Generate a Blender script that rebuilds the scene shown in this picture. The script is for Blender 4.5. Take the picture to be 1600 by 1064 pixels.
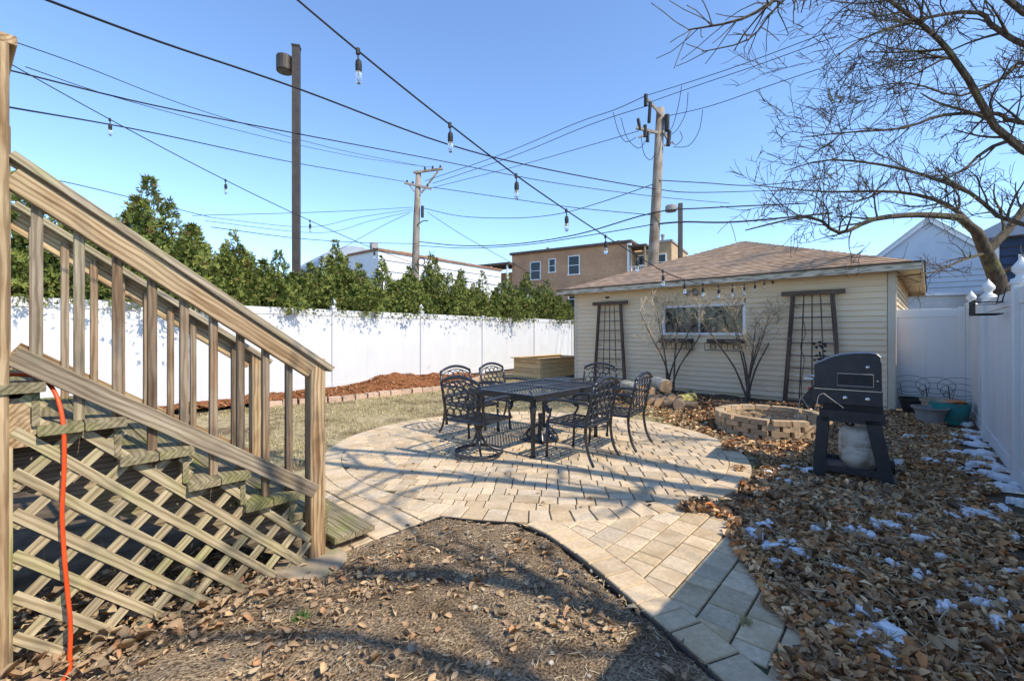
import bpy, math, random
import numpy as np
from mathutils import Vector, Matrix
for o in list(bpy.data.objects): bpy.data.objects.remove(o)
scene = bpy.context.scene
COL = scene.collection
# ---------------------------------------------------------------- camera, light, exposure
H = 1.43; F = 689.0; HY = 519.0
cam_d = bpy.data.cameras.new('camera'); cam = bpy.data.objects.new('camera', cam_d); COL.objects.link(cam)
cam.location = (0, 0, H); cam.rotation_euler = (math.pi/2, 0, 0)
cam_d.sensor_width = 36; cam_d.lens = F/1600*36; cam_d.shift_y = -13/1600
cam_d.clip_start = 0.05; cam_d.clip_end = 3000
scene.camera = cam
SD = Vector((-0.75, 0.556, -1.0))                       # the way sunlight travels
world = bpy.data.worlds.new('World'); scene.world = world; world.use_nodes = True
wn = world.node_tree.nodes; bg = wn['Background']
sky = wn.new('ShaderNodeTexSky'); sky.sky_type = 'NISHITA'; sky.sun_disc = False
sky.sun_elevation = math.atan2(1.0, math.hypot(SD.x, SD.y)); sky.sun_rotation = math.atan2(-SD.x, -SD.y)
sky.air_density = 1.0; sky.dust_density = 0.0; sky.ozone_density = 5.5; sky.altitude = 200
world.node_tree.links.new(sky.outputs[0], bg.inputs[0]); bg.inputs[1].default_value = 0.15
sun_d = bpy.data.lights.new('sun', 'SUN'); sun_d.energy = 2.8; sun_d.angle = math.radians(0.55); sun_d.color = (1, 0.90, 0.74)
sun = bpy.data.objects.new('sun', sun_d); COL.objects.link(sun); sun.rotation_euler = SD.to_track_quat('-Z', 'Y').to_euler()
sun.location = (12, -9, 16)
vs = scene.view_settings; vs.view_transform = 'Standard'; vs.look = 'None'; vs.gamma = 1; vs.exposure = 1.03; vs.use_curve_mapping = False
scene.render.engine = 'CYCLES'
# ---------------------------------------------------------------- frames
TH = math.radians(42.1)
U = Vector((math.sin(TH), math.cos(TH), 0)); V = Vector((-math.cos(TH), math.sin(TH), 0))
ROT_UV = math.atan2(U.y, U.x)
def W(a, b, z=0): return U*a + V*b + Vector((0, 0, z))
def G(px, py, z=0):
    Y = (H-z)*F/(py-HY); return Vector(((px-800)/F*Y, Y, z))
def P(px, py, Y): return Vector(((px-800)/F*Y, Y, H-(py-HY)/F*Y))
rnd = random.Random(7)
# ---------------------------------------------------------------- object helpers
def link(name, me, mat=None, parent=None, M=None):
    o = bpy.data.objects.new(name, me); COL.objects.link(o)
    if mat is not None and me is not None and not me.materials: me.materials.append(mat)
    if parent is not None: o.parent = parent
    if M is not None: o.matrix_local = M
    return o
def tag(o, label=None, cat=None, group=None, kind=None):
    if label: o['label'] = label
    if cat: o['category'] = cat
    if group: o['group'] = group
    if kind: o['kind'] = kind
    return o
def thing(name, label, cat, loc=(0, 0, 0), rz=0, group=None):
    o = bpy.data.objects.new(name, None); COL.objects.link(o); o.location = loc; o.rotation_euler = (0, 0, rz)
    o.empty_display_size = .1
    return tag(o, label, cat, group)
def copy_tree(o, parent=None):
    c = o.copy(); COL.objects.link(c)
    if parent is not None: c.parent = parent
    for ch in list(o.children): copy_tree(ch, c)
    return c
class MB:
    def __init__(s): s.v = []; s.f = []
    def add(s, vs, fs):
        n = len(s.v); s.v += [tuple(v) for v in vs]; s.f += [tuple(i+n for i in f) for f in fs]
    def box(s, c, size, R=None, taper=None):
        hx, hy, hz = [q/2 for q in size]; t = taper or 1
        vs = [Vector((x*hx*(t if z > 0 else 1), y*hy*(t if z > 0 else 1), z*hz)) for z in (-1, 1) for x, y in ((-1, -1), (1, -1), (1, 1), (-1, 1))]
        if R is not None: vs = [R @ v for v in vs]
        c = Vector(c)
        s.add([v+c for v in vs], [(3, 2, 1, 0), (4, 5, 6, 7), (0, 1, 5, 4), (1, 2, 6, 5), (2, 3, 7, 6), (3, 0, 4, 7)])
    def bar(s, p0, p1, w, h, up=Vector((0, 0, 1))):
        p0 = Vector(p0); p1 = Vector(p1); d = p1-p0; L = d.length
        s.box((p0+p1)/2, (L, w, h), frame(d, up))
    def tube(s, pts, r, n=6, cap=True, close=False):
        pts = [Vector(p) for p in pts]; m = len(pts)
        rs = r if isinstance(r, (list, tuple)) else [r]*m
        base = len(s.v); prev = None
        for i, p in enumerate(pts):
            if close: t = pts[(i+1) % m]-pts[i-1]
            else: t = pts[min(i+1, m-1)]-pts[max(i-1, 0)]
            t = t.normalized() if t.length > 1e-9 else Vector((0, 0, 1))
            if prev is None:
                ref = Vector((0, 0, 1)) if abs(t.z) < .9 else Vector((1, 0, 0)); x = t.cross(ref).normalized()
            else:
                x = prev - t*prev.dot(t); x = x.normalized() if x.length > 1e-6 else t.orthogonal().normalized()
            prev = x; y = t.cross(x)
            for k in range(n):
                a = 2*math.pi*k/n; q = p+(x*math.cos(a)+y*math.sin(a))*rs[i]; s.v.append((q.x, q.y, q.z))
        for i in range(m if close else m-1):
            i2 = (i+1) % m
            for k in range(n):
                s.f.append((base+i*n+k, base+i*n+(k+1) % n, base+i2*n+(k+1) % n, base+i2*n+k))
        if cap and not close and n > 2:
            s.f.append(tuple(base+k for k in reversed(range(n)))); s.f.append(tuple(base+(m-1)*n+k for k in range(n)))
    def lathe(s, prof, c=(0, 0, 0), n=20, flute=0, fn=0):
        base = len(s.v); c = Vector(c)
        for r, z in prof:
            for k in range(n):
                a = 2*math.pi*k/n; rr = r*(1+flute*math.cos(fn*a)); s.v.append((c.x+rr*math.cos(a), c.y+rr*math.sin(a), c.z+z))
        for i in range(len(prof)-1):
            for k in range(n):
                s.f.append((base+i*n+k, base+i*n+(k+1) % n, base+(i+1)*n+(k+1) % n, base+(i+1)*n+k))
        s.f.append(tuple(base+k for k in reversed(range(n)))); s.f.append(tuple(base+(len(prof)-1)*n+k for k in range(n)))
    def prism(s, poly, ext):
        n = len(poly); e = Vector(ext); vs = [Vector(p) for p in poly]; vs += [p+e for p in vs]
        s.add(vs, [tuple(reversed(range(n))), tuple(range(n, 2*n))]+[(i, (i+1) % n, n+(i+1) % n, n+i) for i in range(n)])
    def mesh(s, name='m', smooth=False):
        me = bpy.data.meshes.new(name); me.from_pydata(s.v, [], s.f); 
        if smooth: me.polygons.foreach_set('use_smooth', [True]*len(me.polygons))
        me.update(); return me
    def build(s, name, mat, parent=None, M=None, smooth=False): return link(name, s.mesh(name, smooth), mat, parent, M)
def frame(d, up=Vector((0, 0, 1))):
    x = Vector(d).normalized(); up = Vector(up)
    y = up.cross(x); y = y.normalized() if y.length > 1e-6 else x.orthogonal().normalized()
    z = x.cross(y); return Matrix((x, y, z)).transposed()
def beam(name, p0, p1, w, h, mat, parent=None, up=(0, 0, 1), bev=0.004):
    """a board with its long axis on local X, chamfered long edges"""
    p0 = Vector(p0); p1 = Vector(p1); L = (p1-p0).length; b = min(bev, w*.3, h*.3)
    mb = MB(); pr = [(-w/2+b, -h/2), (w/2-b, -h/2), (w/2, -h/2+b), (w/2, h/2-b), (w/2-b, h/2), (-w/2+b, h/2), (-w/2, h/2-b), (-w/2, -h/2+b)]
    mb.prism([(-L/2, y, z) for y, z in pr], (L, 0, 0))
    R = frame(p1-p0, Vector(up)).to_4x4()
    return mb.build(name, mat, parent, Matrix.Translation((p0+p1)/2) @ R)
def np_mesh(name, Vv, Fv, mat, cols=None, parent=None, smooth=False):
    Vv = np.asarray(Vv, dtype=np.float32).reshape(-1, 3); Fv = np.asarray(Fv, dtype=np.int32); k = Fv.shape[1]
    me = bpy.data.meshes.new(name); me.vertices.add(len(Vv)); me.vertices.foreach_set('co', Vv.ravel())
    me.loops.add(Fv.size); me.loops.foreach_set('vertex_index', Fv.ravel())
    me.polygons.add(len(Fv)); me.polygons.foreach_set('loop_start', np.arange(0, Fv.size, k, dtype=np.int32))
    try: me.polygons.foreach_set('loop_total', np.full(len(Fv), k, dtype=np.int32))
    except Exception: pass
    if smooth: me.polygons.foreach_set('use_smooth', np.ones(len(Fv), dtype=bool))
    if cols is not None:
        at = me.color_attributes.new('Col', 'FLOAT_COLOR', 'POINT'); c4 = np.ones((len(Vv), 4), dtype=np.float32); c4[:, :3] = cols; at.data.foreach_set('color', c4.ravel())
    me.update(); me.validate(); return link(name, me, mat, parent)
# ---------------------------------------------------------------- materials
def mat(name, c1, c2=None, scale=6.0, st=(1, 1, 1), rough=.8, bump=.15, bdist=.01, var=.12, metal=0.0, attr=False, blotch=None, bl_scale=2.5, bl_pos=(.5, .7), detail=6.0, spec=.4, coord='Object', ramp=(.3, .7), dist=0.0, fine=None):
    m = bpy.data.materials.new(name); m.use_nodes = True; nt = m.node_tree; N = nt.nodes; Lk = nt.links.new
    b = N['Principled BSDF']; b.inputs['Roughness'].default_value = rough; b.inputs['Metallic'].default_value = metal
    b.inputs['Specular IOR Level'].default_value = spec
    tc = N.new('ShaderNodeTexCoord'); mp = N.new('ShaderNodeMapping'); mp.inputs['Scale'].default_value = st
    oi = N.new('ShaderNodeObjectInfo'); mul = N.new('ShaderNodeMath'); mul.operation = 'MULTIPLY'; mul.inputs[1].default_value = 37.0
    Lk(oi.outputs['Random'], mul.inputs[0]); Lk(tc.outputs[coord], mp.inputs['Vector']); Lk(mul.outputs[0], mp.inputs['Location'])
    no = N.new('ShaderNodeTexNoise'); no.inputs['Scale'].default_value = scale; no.inputs['Detail'].default_value = detail; no.inputs['Distortion'].default_value = dist
    Lk(mp.outputs[0], no.inputs['Vector'])
    cr = N.new('ShaderNodeValToRGB'); cr.color_ramp.elements[0].position = ramp[0]; cr.color_ramp.elements[1].position = ramp[1]
    c2 = c2 or tuple(min(1, x*1.25) for x in c1)
    cr.color_ramp.elements[0].color = (*c1, 1); cr.color_ramp.elements[1].color = (*c2, 1); Lk(no.outputs['Fac'], cr.inputs['Fac'])
    out = cr.outputs['Color']
    if blotch:
        n2 = N.new('ShaderNodeTexNoise'); n2.inputs['Scale'].default_value = bl_scale; n2.inputs['Detail'].default_value = 4
        ad = N.new('ShaderNodeVectorMath'); ad.operation = 'ADD'; Lk(tc.outputs[coord], ad.inputs[0]); Lk(mul.outputs[0], ad.inputs[1]); Lk(ad.outputs[0], n2.inputs['Vector'])
        r2 = N.new('ShaderNodeValToRGB'); r2.color_ramp.elements[0].position = bl_pos[0]; r2.color_ramp.elements[1].position = bl_pos[1]
        Lk(n2.outputs['Fac'], r2.inputs['Fac'])
        mx = N.new('ShaderNodeMixRGB'); mx.inputs[2].default_value = (*blotch, 1); Lk(r2.outputs['Color'], mx.inputs[0]); Lk(out, mx.inputs[1]); out = mx.outputs[0]
    if fine:
        nf = N.new('ShaderNodeTexNoise'); nf.inputs['Scale'].default_value = fine; nf.inputs['Detail'].default_value = 4; Lk(tc.outputs[coord], nf.inputs['Vector'])
        rf_ = N.new('ShaderNodeValToRGB'); rf_.color_ramp.elements[0].position = .34; rf_.color_ramp.elements[1].position = .68; rf_.color_ramp.elements[0].color = (.32, .30, .28, 1); rf_.color_ramp.elements[1].color = (1.35, 1.33, 1.3, 1)
        Lk(nf.outputs['Fac'], rf_.inputs['Fac']); mf = N.new('ShaderNodeMixRGB'); mf.blend_type = 'MULTIPLY'; mf.inputs[0].default_value = 1; Lk(out, mf.inputs[1]); Lk(rf_.outputs['Color'], mf.inputs[2]); out = mf.outputs[0]
    if attr:
        at = N.new('ShaderNodeAttribute'); at.attribute_name = 'Col'
        m2 = N.new('ShaderNodeMixRGB'); m2.blend_type = 'MULTIPLY'; m2.inputs[0].default_value = 1; Lk(out, m2.inputs[1]); Lk(at.outputs['Color'], m2.inputs[2]); out = m2.outputs[0]
    if var:
        hs = N.new('ShaderNodeHueSaturation'); mr = N.new('ShaderNodeMapRange'); mr.inputs['To Min'].default_value = 1-var; mr.inputs['To Max'].default_value = 1+var
        Lk(oi.outputs['Random'], mr.inputs['Value']); Lk(mr.outputs[0], hs.inputs['Value']); Lk(out, hs.inputs['Color']); out = hs.outputs['Color']
    Lk(out, b.inputs['Base Color'])
    if bump:
        bp = N.new('ShaderNodeBump'); bp.inputs['Strength'].default_value = bump; bp.inputs['Distance'].default_value = bdist
        hsrc = no.outputs['Fac']
        if fine:
            sm_ = N.new('ShaderNodeMath'); sm_.operation = 'ADD'; Lk(no.outputs['Fac'], sm_.inputs[0]); Lk(nf.outputs['Fac'], sm_.inputs[1]); hsrc = sm_.outputs[0]
        Lk(hsrc, bp.inputs['Height']); Lk(bp.outputs[0], b.inputs['Normal'])
    return m
def wood(name, c1, c2, blotch=None, var=.15, rough=.85, bl_pos=(.5, .72), bump=.5, ring=.55):
    m = mat(name, c1, c2, scale=1.0, st=(2.2, 34, 34), rough=rough, bump=bump, bdist=.006, var=var, blotch=blotch, bl_scale=3.0, bl_pos=bl_pos, detail=5, ramp=(.32, .68), dist=.6)
    nt = m.node_tree; N = nt.nodes; b = N['Principled BSDF']; src = b.inputs['Base Color'].links[0].from_socket
    tc = [n for n in N if n.type == 'TEX_COORD'][0]; oi = [n for n in N if n.type == 'OBJECT_INFO'][0]
    mp = N.new('ShaderNodeMapping'); mp.inputs['Scale'].default_value = (.8, 3.6, 3.6); mu = N.new('ShaderNodeMath'); mu.operation = 'MULTIPLY'; mu.inputs[1].default_value = 11.0
    nt.links.new(oi.outputs['Random'], mu.inputs[0]); nt.links.new(mu.outputs[0], mp.inputs['Location']); nt.links.new(tc.outputs['Object'], mp.inputs[0])
    wv = N.new('ShaderNodeTexWave'); wv.wave_type = 'RINGS'; wv.inputs['Scale'].default_value = 5.0; wv.inputs['Distortion'].default_value = 6.0; wv.inputs['Detail'].default_value = 3; wv.inputs['Detail Scale'].default_value = .8
    nt.links.new(mp.outputs[0], wv.inputs['Vector']); cr = N.new('ShaderNodeValToRGB'); cr.color_ramp.elements[0].color = (.45, .36, .27, 1); cr.color_ramp.elements[1].color = (1.12, 1.1, 1.06, 1); cr.color_ramp.elements[0].position = .12; cr.color_ramp.elements[1].position = .6
    nt.links.new(wv.outputs['Fac'], cr.inputs[0]); mx = N.new('ShaderNodeMixRGB'); mx.blend_type = 'MULTIPLY'; mx.inputs[0].default_value = ring; nt.links.new(src, mx.inputs[1]); nt.links.new(cr.outputs[0], mx.inputs[2]); nt.links.new(mx.outputs[0], b.inputs['Base Color'])
    return m
M = {}
M['rail_wood'] = wood('weathered_rail_wood', (.20, .11, .045), (.55, .40, .235), blotch=(.48, .37, .22), ring=.6, bl_pos=(.45, .7))
M['grey_wood'] = wood('grey_weathered_wood', (.20, .155, .10), (.43, .36, .26), blotch=(.30, .30, .12), bl_pos=(.52, .8))
M['baluster_wood'] = wood('brown_baluster_wood', (.12, .07, .035), (.33, .23, .14), blotch=(.30, .24, .17), bl_pos=(.4, .7), var=.25)
M['tread_wood'] = wood('mossy_tread_wood', (.15, .13, .075), (.34, .29, .18), blotch=(.20, .21, .06), bl_pos=(.46, .68))
M['lattice_wood'] = wood('pale_lattice_wood', (.33, .265, .155), (.54, .455, .295), blotch=(.35, .35, .15), bl_pos=(.48, .75), var=.12, bump=.3)
M['dark_wood'] = wood('dark_trellis_wood', (.055, .04, .03), (.14, .105, .08), var=.15, ring=.4)
M['cedar'] = wood('new_pine_wood', (.60, .39, .17), (.78, .57, .31), blotch=(.7, .5, .27), var=.15)
M['log_bark'] = mat('log_bark', (.10, .07, .045), (.30, .22, .14), scale=14, st=(.4, 1, 1), bump=.9, bdist=.03, var=.25)
M['log_end'] = mat('log_end_grain', (.42, .24, .12), (.62, .42, .25), scale=9, bump=.3, var=.2)
M['vinyl'] = mat('white_vinyl', (.62, .625, .63), (.66, .665, .67), scale=1.5, st=(1, 1, .3), rough=.45, bump=.02, var=.015, spec=.5, blotch=(.56, .555, .53), bl_scale=1.3, bl_pos=(.55, .95))
M['vinyl_old'] = mat('greyed_white_vinyl', (.55, .52, .47), (.63, .60, .55), scale=2.5, rough=.5, bump=.02, var=.03, spec=.5)
M['siding'] = mat('beige_vinyl_siding', (.70, .55, .37), (.77, .62, .43), scale=2.2, st=(.6, 1, 1), rough=.6, bump=.03, var=.035)
M['trim'] = mat('beige_trim', (.52, .45, .35), (.60, .53, .42), scale=5, rough=.65, bump=.05, var=.03)
M['fascia'] = mat('peeling_fascia_paint', (.20, .17, .12), (.58, .52, .42), scale=5, st=(1, 6, 6), rough=.85, bump=.5, ramp=(.35, .55), var=.1)
M['soffit'] = mat('soffit_paint', (.55, .46, .34), (.66, .58, .44), scale=3, rough=.8, bump=.1, blotch=(.25, .16, .09), bl_pos=(.58, .75))
M['shingle'] = mat('brown_asphalt_shingle', (.30, .195, .125), (.52, .375, .265), scale=5, st=(1, 1, 1), rough=.95, bump=.4, blotch=(.30, .23, .18), bl_scale=1.2, var=0, detail=9)
M['concrete'] = mat('concrete', (.30, .27, .22), (.44, .40, .33), scale=9, rough=.95, bump=.3, var=.1)
M['paver'] = mat('tan_concrete_paver', (.74, .72, .70), (1.0, .98, .95), scale=38, rough=.92, bump=.35, bdist=.004, var=0, attr=True, blotch=(.62, .57, .49), bl_scale=4, bl_pos=(.48, .76), detail=8)
M['edge_brick'] = mat('edging_brick', (.42, .28, .19), (.60, .44, .32), scale=20, rough=.95, bump=.4, var=.12)
M['pit_brick'] = mat('fire_pit_brick', (.40, .27, .15), (.58, .42, .26), scale=18, rough=.95, bump=.5, var=.22, blotch=(.30, .25, .17), bl_scale=8, bl_pos=(.5, .7))
M['black_plastic'] = mat('black_plastic', (.012, .012, .013), (.025, .025, .027), scale=20, rough=.55, bump=.05)
M['soil'] = mat('dry_garden_soil', (.16, .11, .066), (.42, .31, .20), scale=9, rough=1, bump=1.0, bdist=.03, var=0, blotch=(.44, .335, .22), bl_scale=1.6, bl_pos=(.48, .72), detail=12, spec=.1, fine=75)
M['ground'] = mat('yard_ground', (.06, .043, .03), (.16, .12, .08), scale=6, rough=1, bump=.8, bdist=.03, var=0, detail=10, spec=.1)
M['lawn'] = mat('dormant_lawn_soil', (.24, .185, .10), (.48, .40, .235), scale=14, rough=1, bump=.8, bdist=.02, var=0, blotch=(.17, .125, .075), bl_scale=1.5, bl_pos=(.5, .62), detail=10, spec=.1)
M['mulch'] = mat('red_brown_mulch', (.12, .042, .018), (.36, .155, .065), scale=26, rough=1, bump=1, bdist=.04, var=0, detail=10, spec=.1)
M['leaf'] = mat('dry_leaf', (.8, .8, .8), (1, 1, 1), scale=30, rough=.8, bump=0, var=0, attr=True, spec=.2)
M['chip'] = mat('wood_chip', (.8, .8, .8), (1, 1, 1), scale=30, rough=.95, bump=0, var=0, attr=True, spec=.1)
M['snow'] = mat('old_snow', (.66, .67, .69), (.88, .89, .91), scale=40, rough=.7, bump=.3, bdist=.01, var=0)
M['grass'] = mat('dormant_grass', (.8, .8, .8), (1, 1, 1), scale=20, rough=.9, bump=0, var=0, attr=True, spec=.1)
M['conifer'] = mat('arborvitae_foliage', (.8, .8, .8), (1, 1, 1), scale=3, rough=.75, bump=0, var=0, attr=True, spec=.25)
M['bark'] = mat('tree_bark', (.04, .03, .022), (.12, .092, .065), scale=16, st=(1, 1, .35), rough=.95, bump=.8, bdist=.03, var=0, blotch=(.15, .16, .06), bl_pos=(.55, .75))
M['twig'] = mat('shrub_twig', (.26, .19, .12), (.52, .42, .28), scale=12, rough=.9, bump=.2, var=.1)
M['alu'] = mat('dark_bronze_cast_aluminium', (.045, .046, .052), (.08, .08, .086), scale=25, rough=.30, bump=.05, var=.06, metal=.6, spec=.6)
M['grill_black'] = mat('black_enamel', (.018, .020, .025), (.034, .036, .043), scale=14, rough=.38, bump=.03, var=.1, spec=.5)
M['chrome'] = mat('bright_metal', (.6, .6, .6), (.72, .72, .72), scale=20, rough=.25, bump=0, metal=1, var=0)
M['tank'] = mat('dirty_grey_tank_paint', (.42, .39, .34), (.62, .59, .53), scale=6, st=(1, 1, 3), rough=.6, bump=.1, blotch=(.20, .15, .10), bl_scale=7, bl_pos=(.5, .68))
M['orange'] = mat('orange_cord', (.80, .075, .012), (.88, .10, .02), scale=8, rough=.45, bump=0, var=0)
M['cable'] = mat('black_cable', (.012, .012, .014), (.02, .02, .022), scale=8, rough=.6, bump=0)
M['pole_wood'] = mat('utility_pole_wood', (.22, .18, .145), (.40, .345, .285), scale=6, st=(6, 6, .25), rough=.95, bump=.5, blotch=(.17, .12, .08), bl_scale=1.5)
M['pole_metal'] = mat('brown_painted_steel', (.045, .035, .028), (.07, .055, .045), scale=5, rough=.5, bump=0, metal=.2)
M['teal'] = mat('teal_glaze', (.02, .20, .20), (.04, .30, .28), scale=4, rough=.35, bump=.05, blotch=(.06, .10, .10), bl_pos=(.6, .75))
M['clay'] = mat('orange_plastic_clay', (.50, .17, .05), (.62, .24, .08), scale=8, rough=.7, bump=.05)
M['grey_pot'] = mat('grey_resin', (.25, .235, .23), (.34, .32, .31), scale=8, rough=.7, bump=.1)
M['tan_pot'] = mat('tan_resin', (.40, .31, .23), (.5, .4, .3), scale=8, rough=.7, bump=.1)
M['brick_wall'] = None
M['white_paint'] = mat('white_paint', (.72, .73, .74), (.8, .81, .82), scale=4, rough=.6, bump=.03)
M['bluewall'] = mat('pale_blue_siding', (.50, .55, .62), (.57, .62, .68), scale=2, rough=.7, bump=.03, var=.03)
M['darkblue'] = mat('dark_blue_siding', (.022, .045, .10), (.035, .06, .13), scale=2, rough=.7, bump=.03, var=.06)
M['greyroof'] = mat('blue_grey_roof', (.28, .33, .40), (.38, .43, .50), scale=1, rough=.7, bump=.1)
M['dark'] = mat('dark_interior', (.012, .012, .012), (.03, .03, .03), scale=2, rough=.9, bump=0)
M['red'] = mat('red_knob', (.5, .02, .015), (.6, .03, .02), scale=2, rough=.4, bump=0)
M['stone'] = mat('pale_stone', (.34, .29, .22), (.58, .52, .43), scale=14, rough=.95, bump=.6, var=.2)
M['slab'] = mat('grey_flagstone', (.20, .17, .14), (.36, .32, .27), scale=7, st=(1, 4, 1), rough=.95, bump=.6, var=.12)
def brick_mat(name, c1, c2, mortar, scale, rough=.9):
    m = bpy.data.materials.new(name); m.use_nodes = True; nt = m.node_tree; N = nt.nodes; b = N['Principled BSDF']; b.inputs['Roughness'].default_value = rough
    tc = N.new('ShaderNodeTexCoord'); br = N.new('ShaderNodeTexBrick'); br.inputs['Scale'].default_value = scale
    mp = N.new('ShaderNodeMapping'); mp.inputs['Rotation'].default_value = (math.pi/2, 0, 0); nt.links.new(tc.outputs['Object'], mp.inputs[0]); nt.links.new(mp.outputs[0], br.inputs['Vector'])
    br.inputs['Color1'].default_value = (*c1, 1); br.inputs['Color2'].default_value = (*c2, 1); br.inputs['Mortar'].default_value = (*mortar, 1)
    br.inputs['Brick Width'].default_value = .5; br.inputs['Row Height'].default_value = .17; br.inputs['Mortar Size'].default_value = .012
    no = N.new('ShaderNodeTexNoise'); no.inputs['Scale'].default_value = .5; mx = N.new('ShaderNodeMixRGB'); mx.blend_type = 'MULTIPLY'; mx.inputs[0].default_value = .9
    nt.links.new(tc.outputs['Object'], no.inputs['Vector']); nt.links.new(br.outputs['Color'], mx.inputs[1]); rr2 = N.new('ShaderNodeValToRGB'); rr2.color_ramp.elements[0].color = (.72, .70, .68, 1); rr2.color_ramp.elements[0].position = .3; rr2.color_ramp.elements[1].position = .65; nt.links.new(no.outputs['Fac'], rr2.inputs[0]); nt.links.new(rr2.outputs[0], mx.inputs[2])
    nt.links.new(mx.outputs[0], b.inputs['Base Color']); return m
M['brick_wall'] = brick_mat('orange_brown_brick', (.62, .34, .18), (.50, .26, .135), (.5, .38, .27), 2.2)
M['tan_brick'] = brick_mat('tan_brick', (.52, .36, .20), (.46, .31, .17), (.45, .36, .26), 2.2)
M['white_brick'] = brick_mat('white_painted_brick', (.72, .70, .67), (.62, .60, .57), (.5, .48, .45), 4.5)
def glass_mat(name, tint, rough=.04, trans=0.0):
    m = bpy.data.materials.new(name); m.use_nodes = True; b = m.node_tree.nodes['Principled BSDF']
    b.inputs['Base Color'].default_value = (*tint, 1); b.inputs['Roughness'].default_value = rough; b.inputs['IOR'].default_value = 1.45
    b.inputs['Transmission Weight'].default_value = trans; b.inputs['Specular IOR Level'].default_value = .6
    no = m.node_tree.nodes.new('ShaderNodeTexNoise'); no.inputs['Scale'].default_value = 1.5; bp = m.node_tree.nodes.new('ShaderNodeBump'); bp.inputs['Strength'].default_value = .03
    m.node_tree.links.new(no.outputs['Fac'], bp.inputs['Height']); m.node_tree.links.new(bp.outputs[0], b.inputs['Normal']); return m
M['pane'] = glass_mat('dark_window_glass', (.02, .022, .025))
M['bulb'] = glass_mat('clear_bulb_glass', (.97, .97, .95), .02, .92)
# ================================================================ GROUND
def in_poly(x, y, poly):
    c = False; j = len(poly)-1
    for i in range(len(poly)):
        xi, yi = poly[i]; xj, yj = poly[j]
        if (yi > y) != (yj > y) and x < (xj-xi)*(y-yi)/(yj-yi)+xi: c = not c
        j = i
    return c
def in_poly_np(X, Y, poly):
    c = np.zeros(X.shape, bool); j = len(poly)-1
    for i in range(len(poly)):
        xi, yi = poly[i]; xj, yj = poly[j]
        if yi != yj:
            m = ((yi > Y) != (yj > Y)) & (X < (xj-xi)*(Y-yi)/(yj-yi)+xi); c ^= m
        j = i
    return c
def vnoise(X, Y, s, seed=0):
    """cheap smooth value noise on arrays, 0..1"""
    g = np.random.RandomState(seed).rand(64, 64); x = X*s+100; y = Y*s+100
    i = np.floor(x).astype(int); j = np.floor(y).astype(int); fx = x-i; fy = y-j; fx = fx*fx*(3-2*fx); fy = fy*fy*(3-2*fy)
    a = g[i % 64, j % 64]; b = g[(i+1) % 64, j % 64]; c = g[i % 64, (j+1) % 64]; d = g[(i+1) % 64, (j+1) % 64]
    return (a*(1-fx)+b*fx)*(1-fy)+(c*(1-fx)+d*fx)*fy
gm = MB(); gm.add([(-700, -60, 0), (700, -60, 0), (700, 1200, 0), (-700, 1200, 0)], [(0, 1, 2, 3)])
tag(gm.build('ground', M['ground']), kind='structure')
def sheet(name, poly, z, mat_, res=.12, amp=0.0, seed=1, mound=None):
    xs = [p[0] for p in poly]; ys = [p[1] for p in poly]
    nx = int((max(xs)-min(xs))/res)+2; ny = int((max(ys)-min(ys))/res)+2
    gx, gy = np.meshgrid(np.linspace(min(xs), max(xs), nx), np.linspace(min(ys), max(ys), ny), indexing='ij')
    wx = gx+(vnoise(gx, gy, 3.1, seed)-.5)*.14; wy = gy+(vnoise(gx, gy, 3.1, seed+1)-.5)*.14
    ins = in_poly_np(wx, wy, poly)
    z0 = z+amp*((vnoise(gx, gy, 2.3, seed+2)-.5)*1.2+(vnoise(gx, gy, 7, seed+3)-.5)*.7+(vnoise(gx, gy, 17, seed+4)-.5)*.35+.55)
    if mound is not None: z0 = z0+mound(gx, gy)
    idx = np.arange(nx*ny).reshape(nx, ny); q = ins[:-1, :-1] & ins[1:, :-1] & ins[1:, 1:] & ins[:-1, 1:]
    Fq = np.stack([idx[:-1, :-1][q], idx[1:, :-1][q], idx[1:, 1:][q], idx[:-1, 1:][q]], 1)
    return tag(np_mesh(name, np.stack([gx, gy, z0], -1), Fq, mat_, smooth=True), kind='structure')
EC = (.25, 5.5); ERX, ERY = 2.45, 2.25
def ell(t, k=0.0): return (EC[0]+(ERX+k)*math.cos(t), EC[1]+(ERY+k)*math.sin(t))
def in_ell(x, y, k=0.0): return ((x-EC[0])/(ERX+k))**2+((y-EC[1])/(ERY+k))**2 < 1
def xy(a, b): w = W(a, b); return (w.x, w.y)
FL0 = Vector((-6.23, 8.35, 0)); FLD = Vector((.5965, .8026, 0))     # left fence line
def FLp(s, off=0, z=0): return FL0+FLD*s+Vector((FLD.y, -FLD.x, 0))*off+Vector((0, 0, z))
lawn_poly = [(-9, 5.2), (-2.6, 3.4), (-1.4, 3.6), (.3, 3.3), (2.6, 4.6), (3.2, 5.6), (2.9, 8.4), (1.5, 11.5), (1.6, 13), (2.2, 17.5), (-3, 12.6), (-9, 5.2)]
sheet('lawn', lawn_poly, .003, M['lawn'], res=.15, amp=.008, seed=11)
soil_poly = [(-4.2, .6), (-2.4, 2.5), (-1.3, 3.0), (-.99, 2.97), (-.55, 3.33), (.1, 3.2), (.56, 2.45), (.73, 2.11), (.86, 1.8), (1.1, 1.2), (1.2, .4), (-4.2, .4)]
sheet('soil_bed', soil_poly, .004, M['soil'], res=.022, amp=.032, seed=21)
bed_b = [(-6.15, 6.9), (-4.8, 8.35), (-3.6, 9.05), (-2.7, 9.9), (-1.75, 10.75), (-1.3, 11.6), (-.9, 13.3)]
f0 = FLp(-2.4, .05); f1 = FLp(7.6, .05)
mulch_poly = bed_b+[(f1.x, f1.y), (f0.x, f0.y)]
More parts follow.
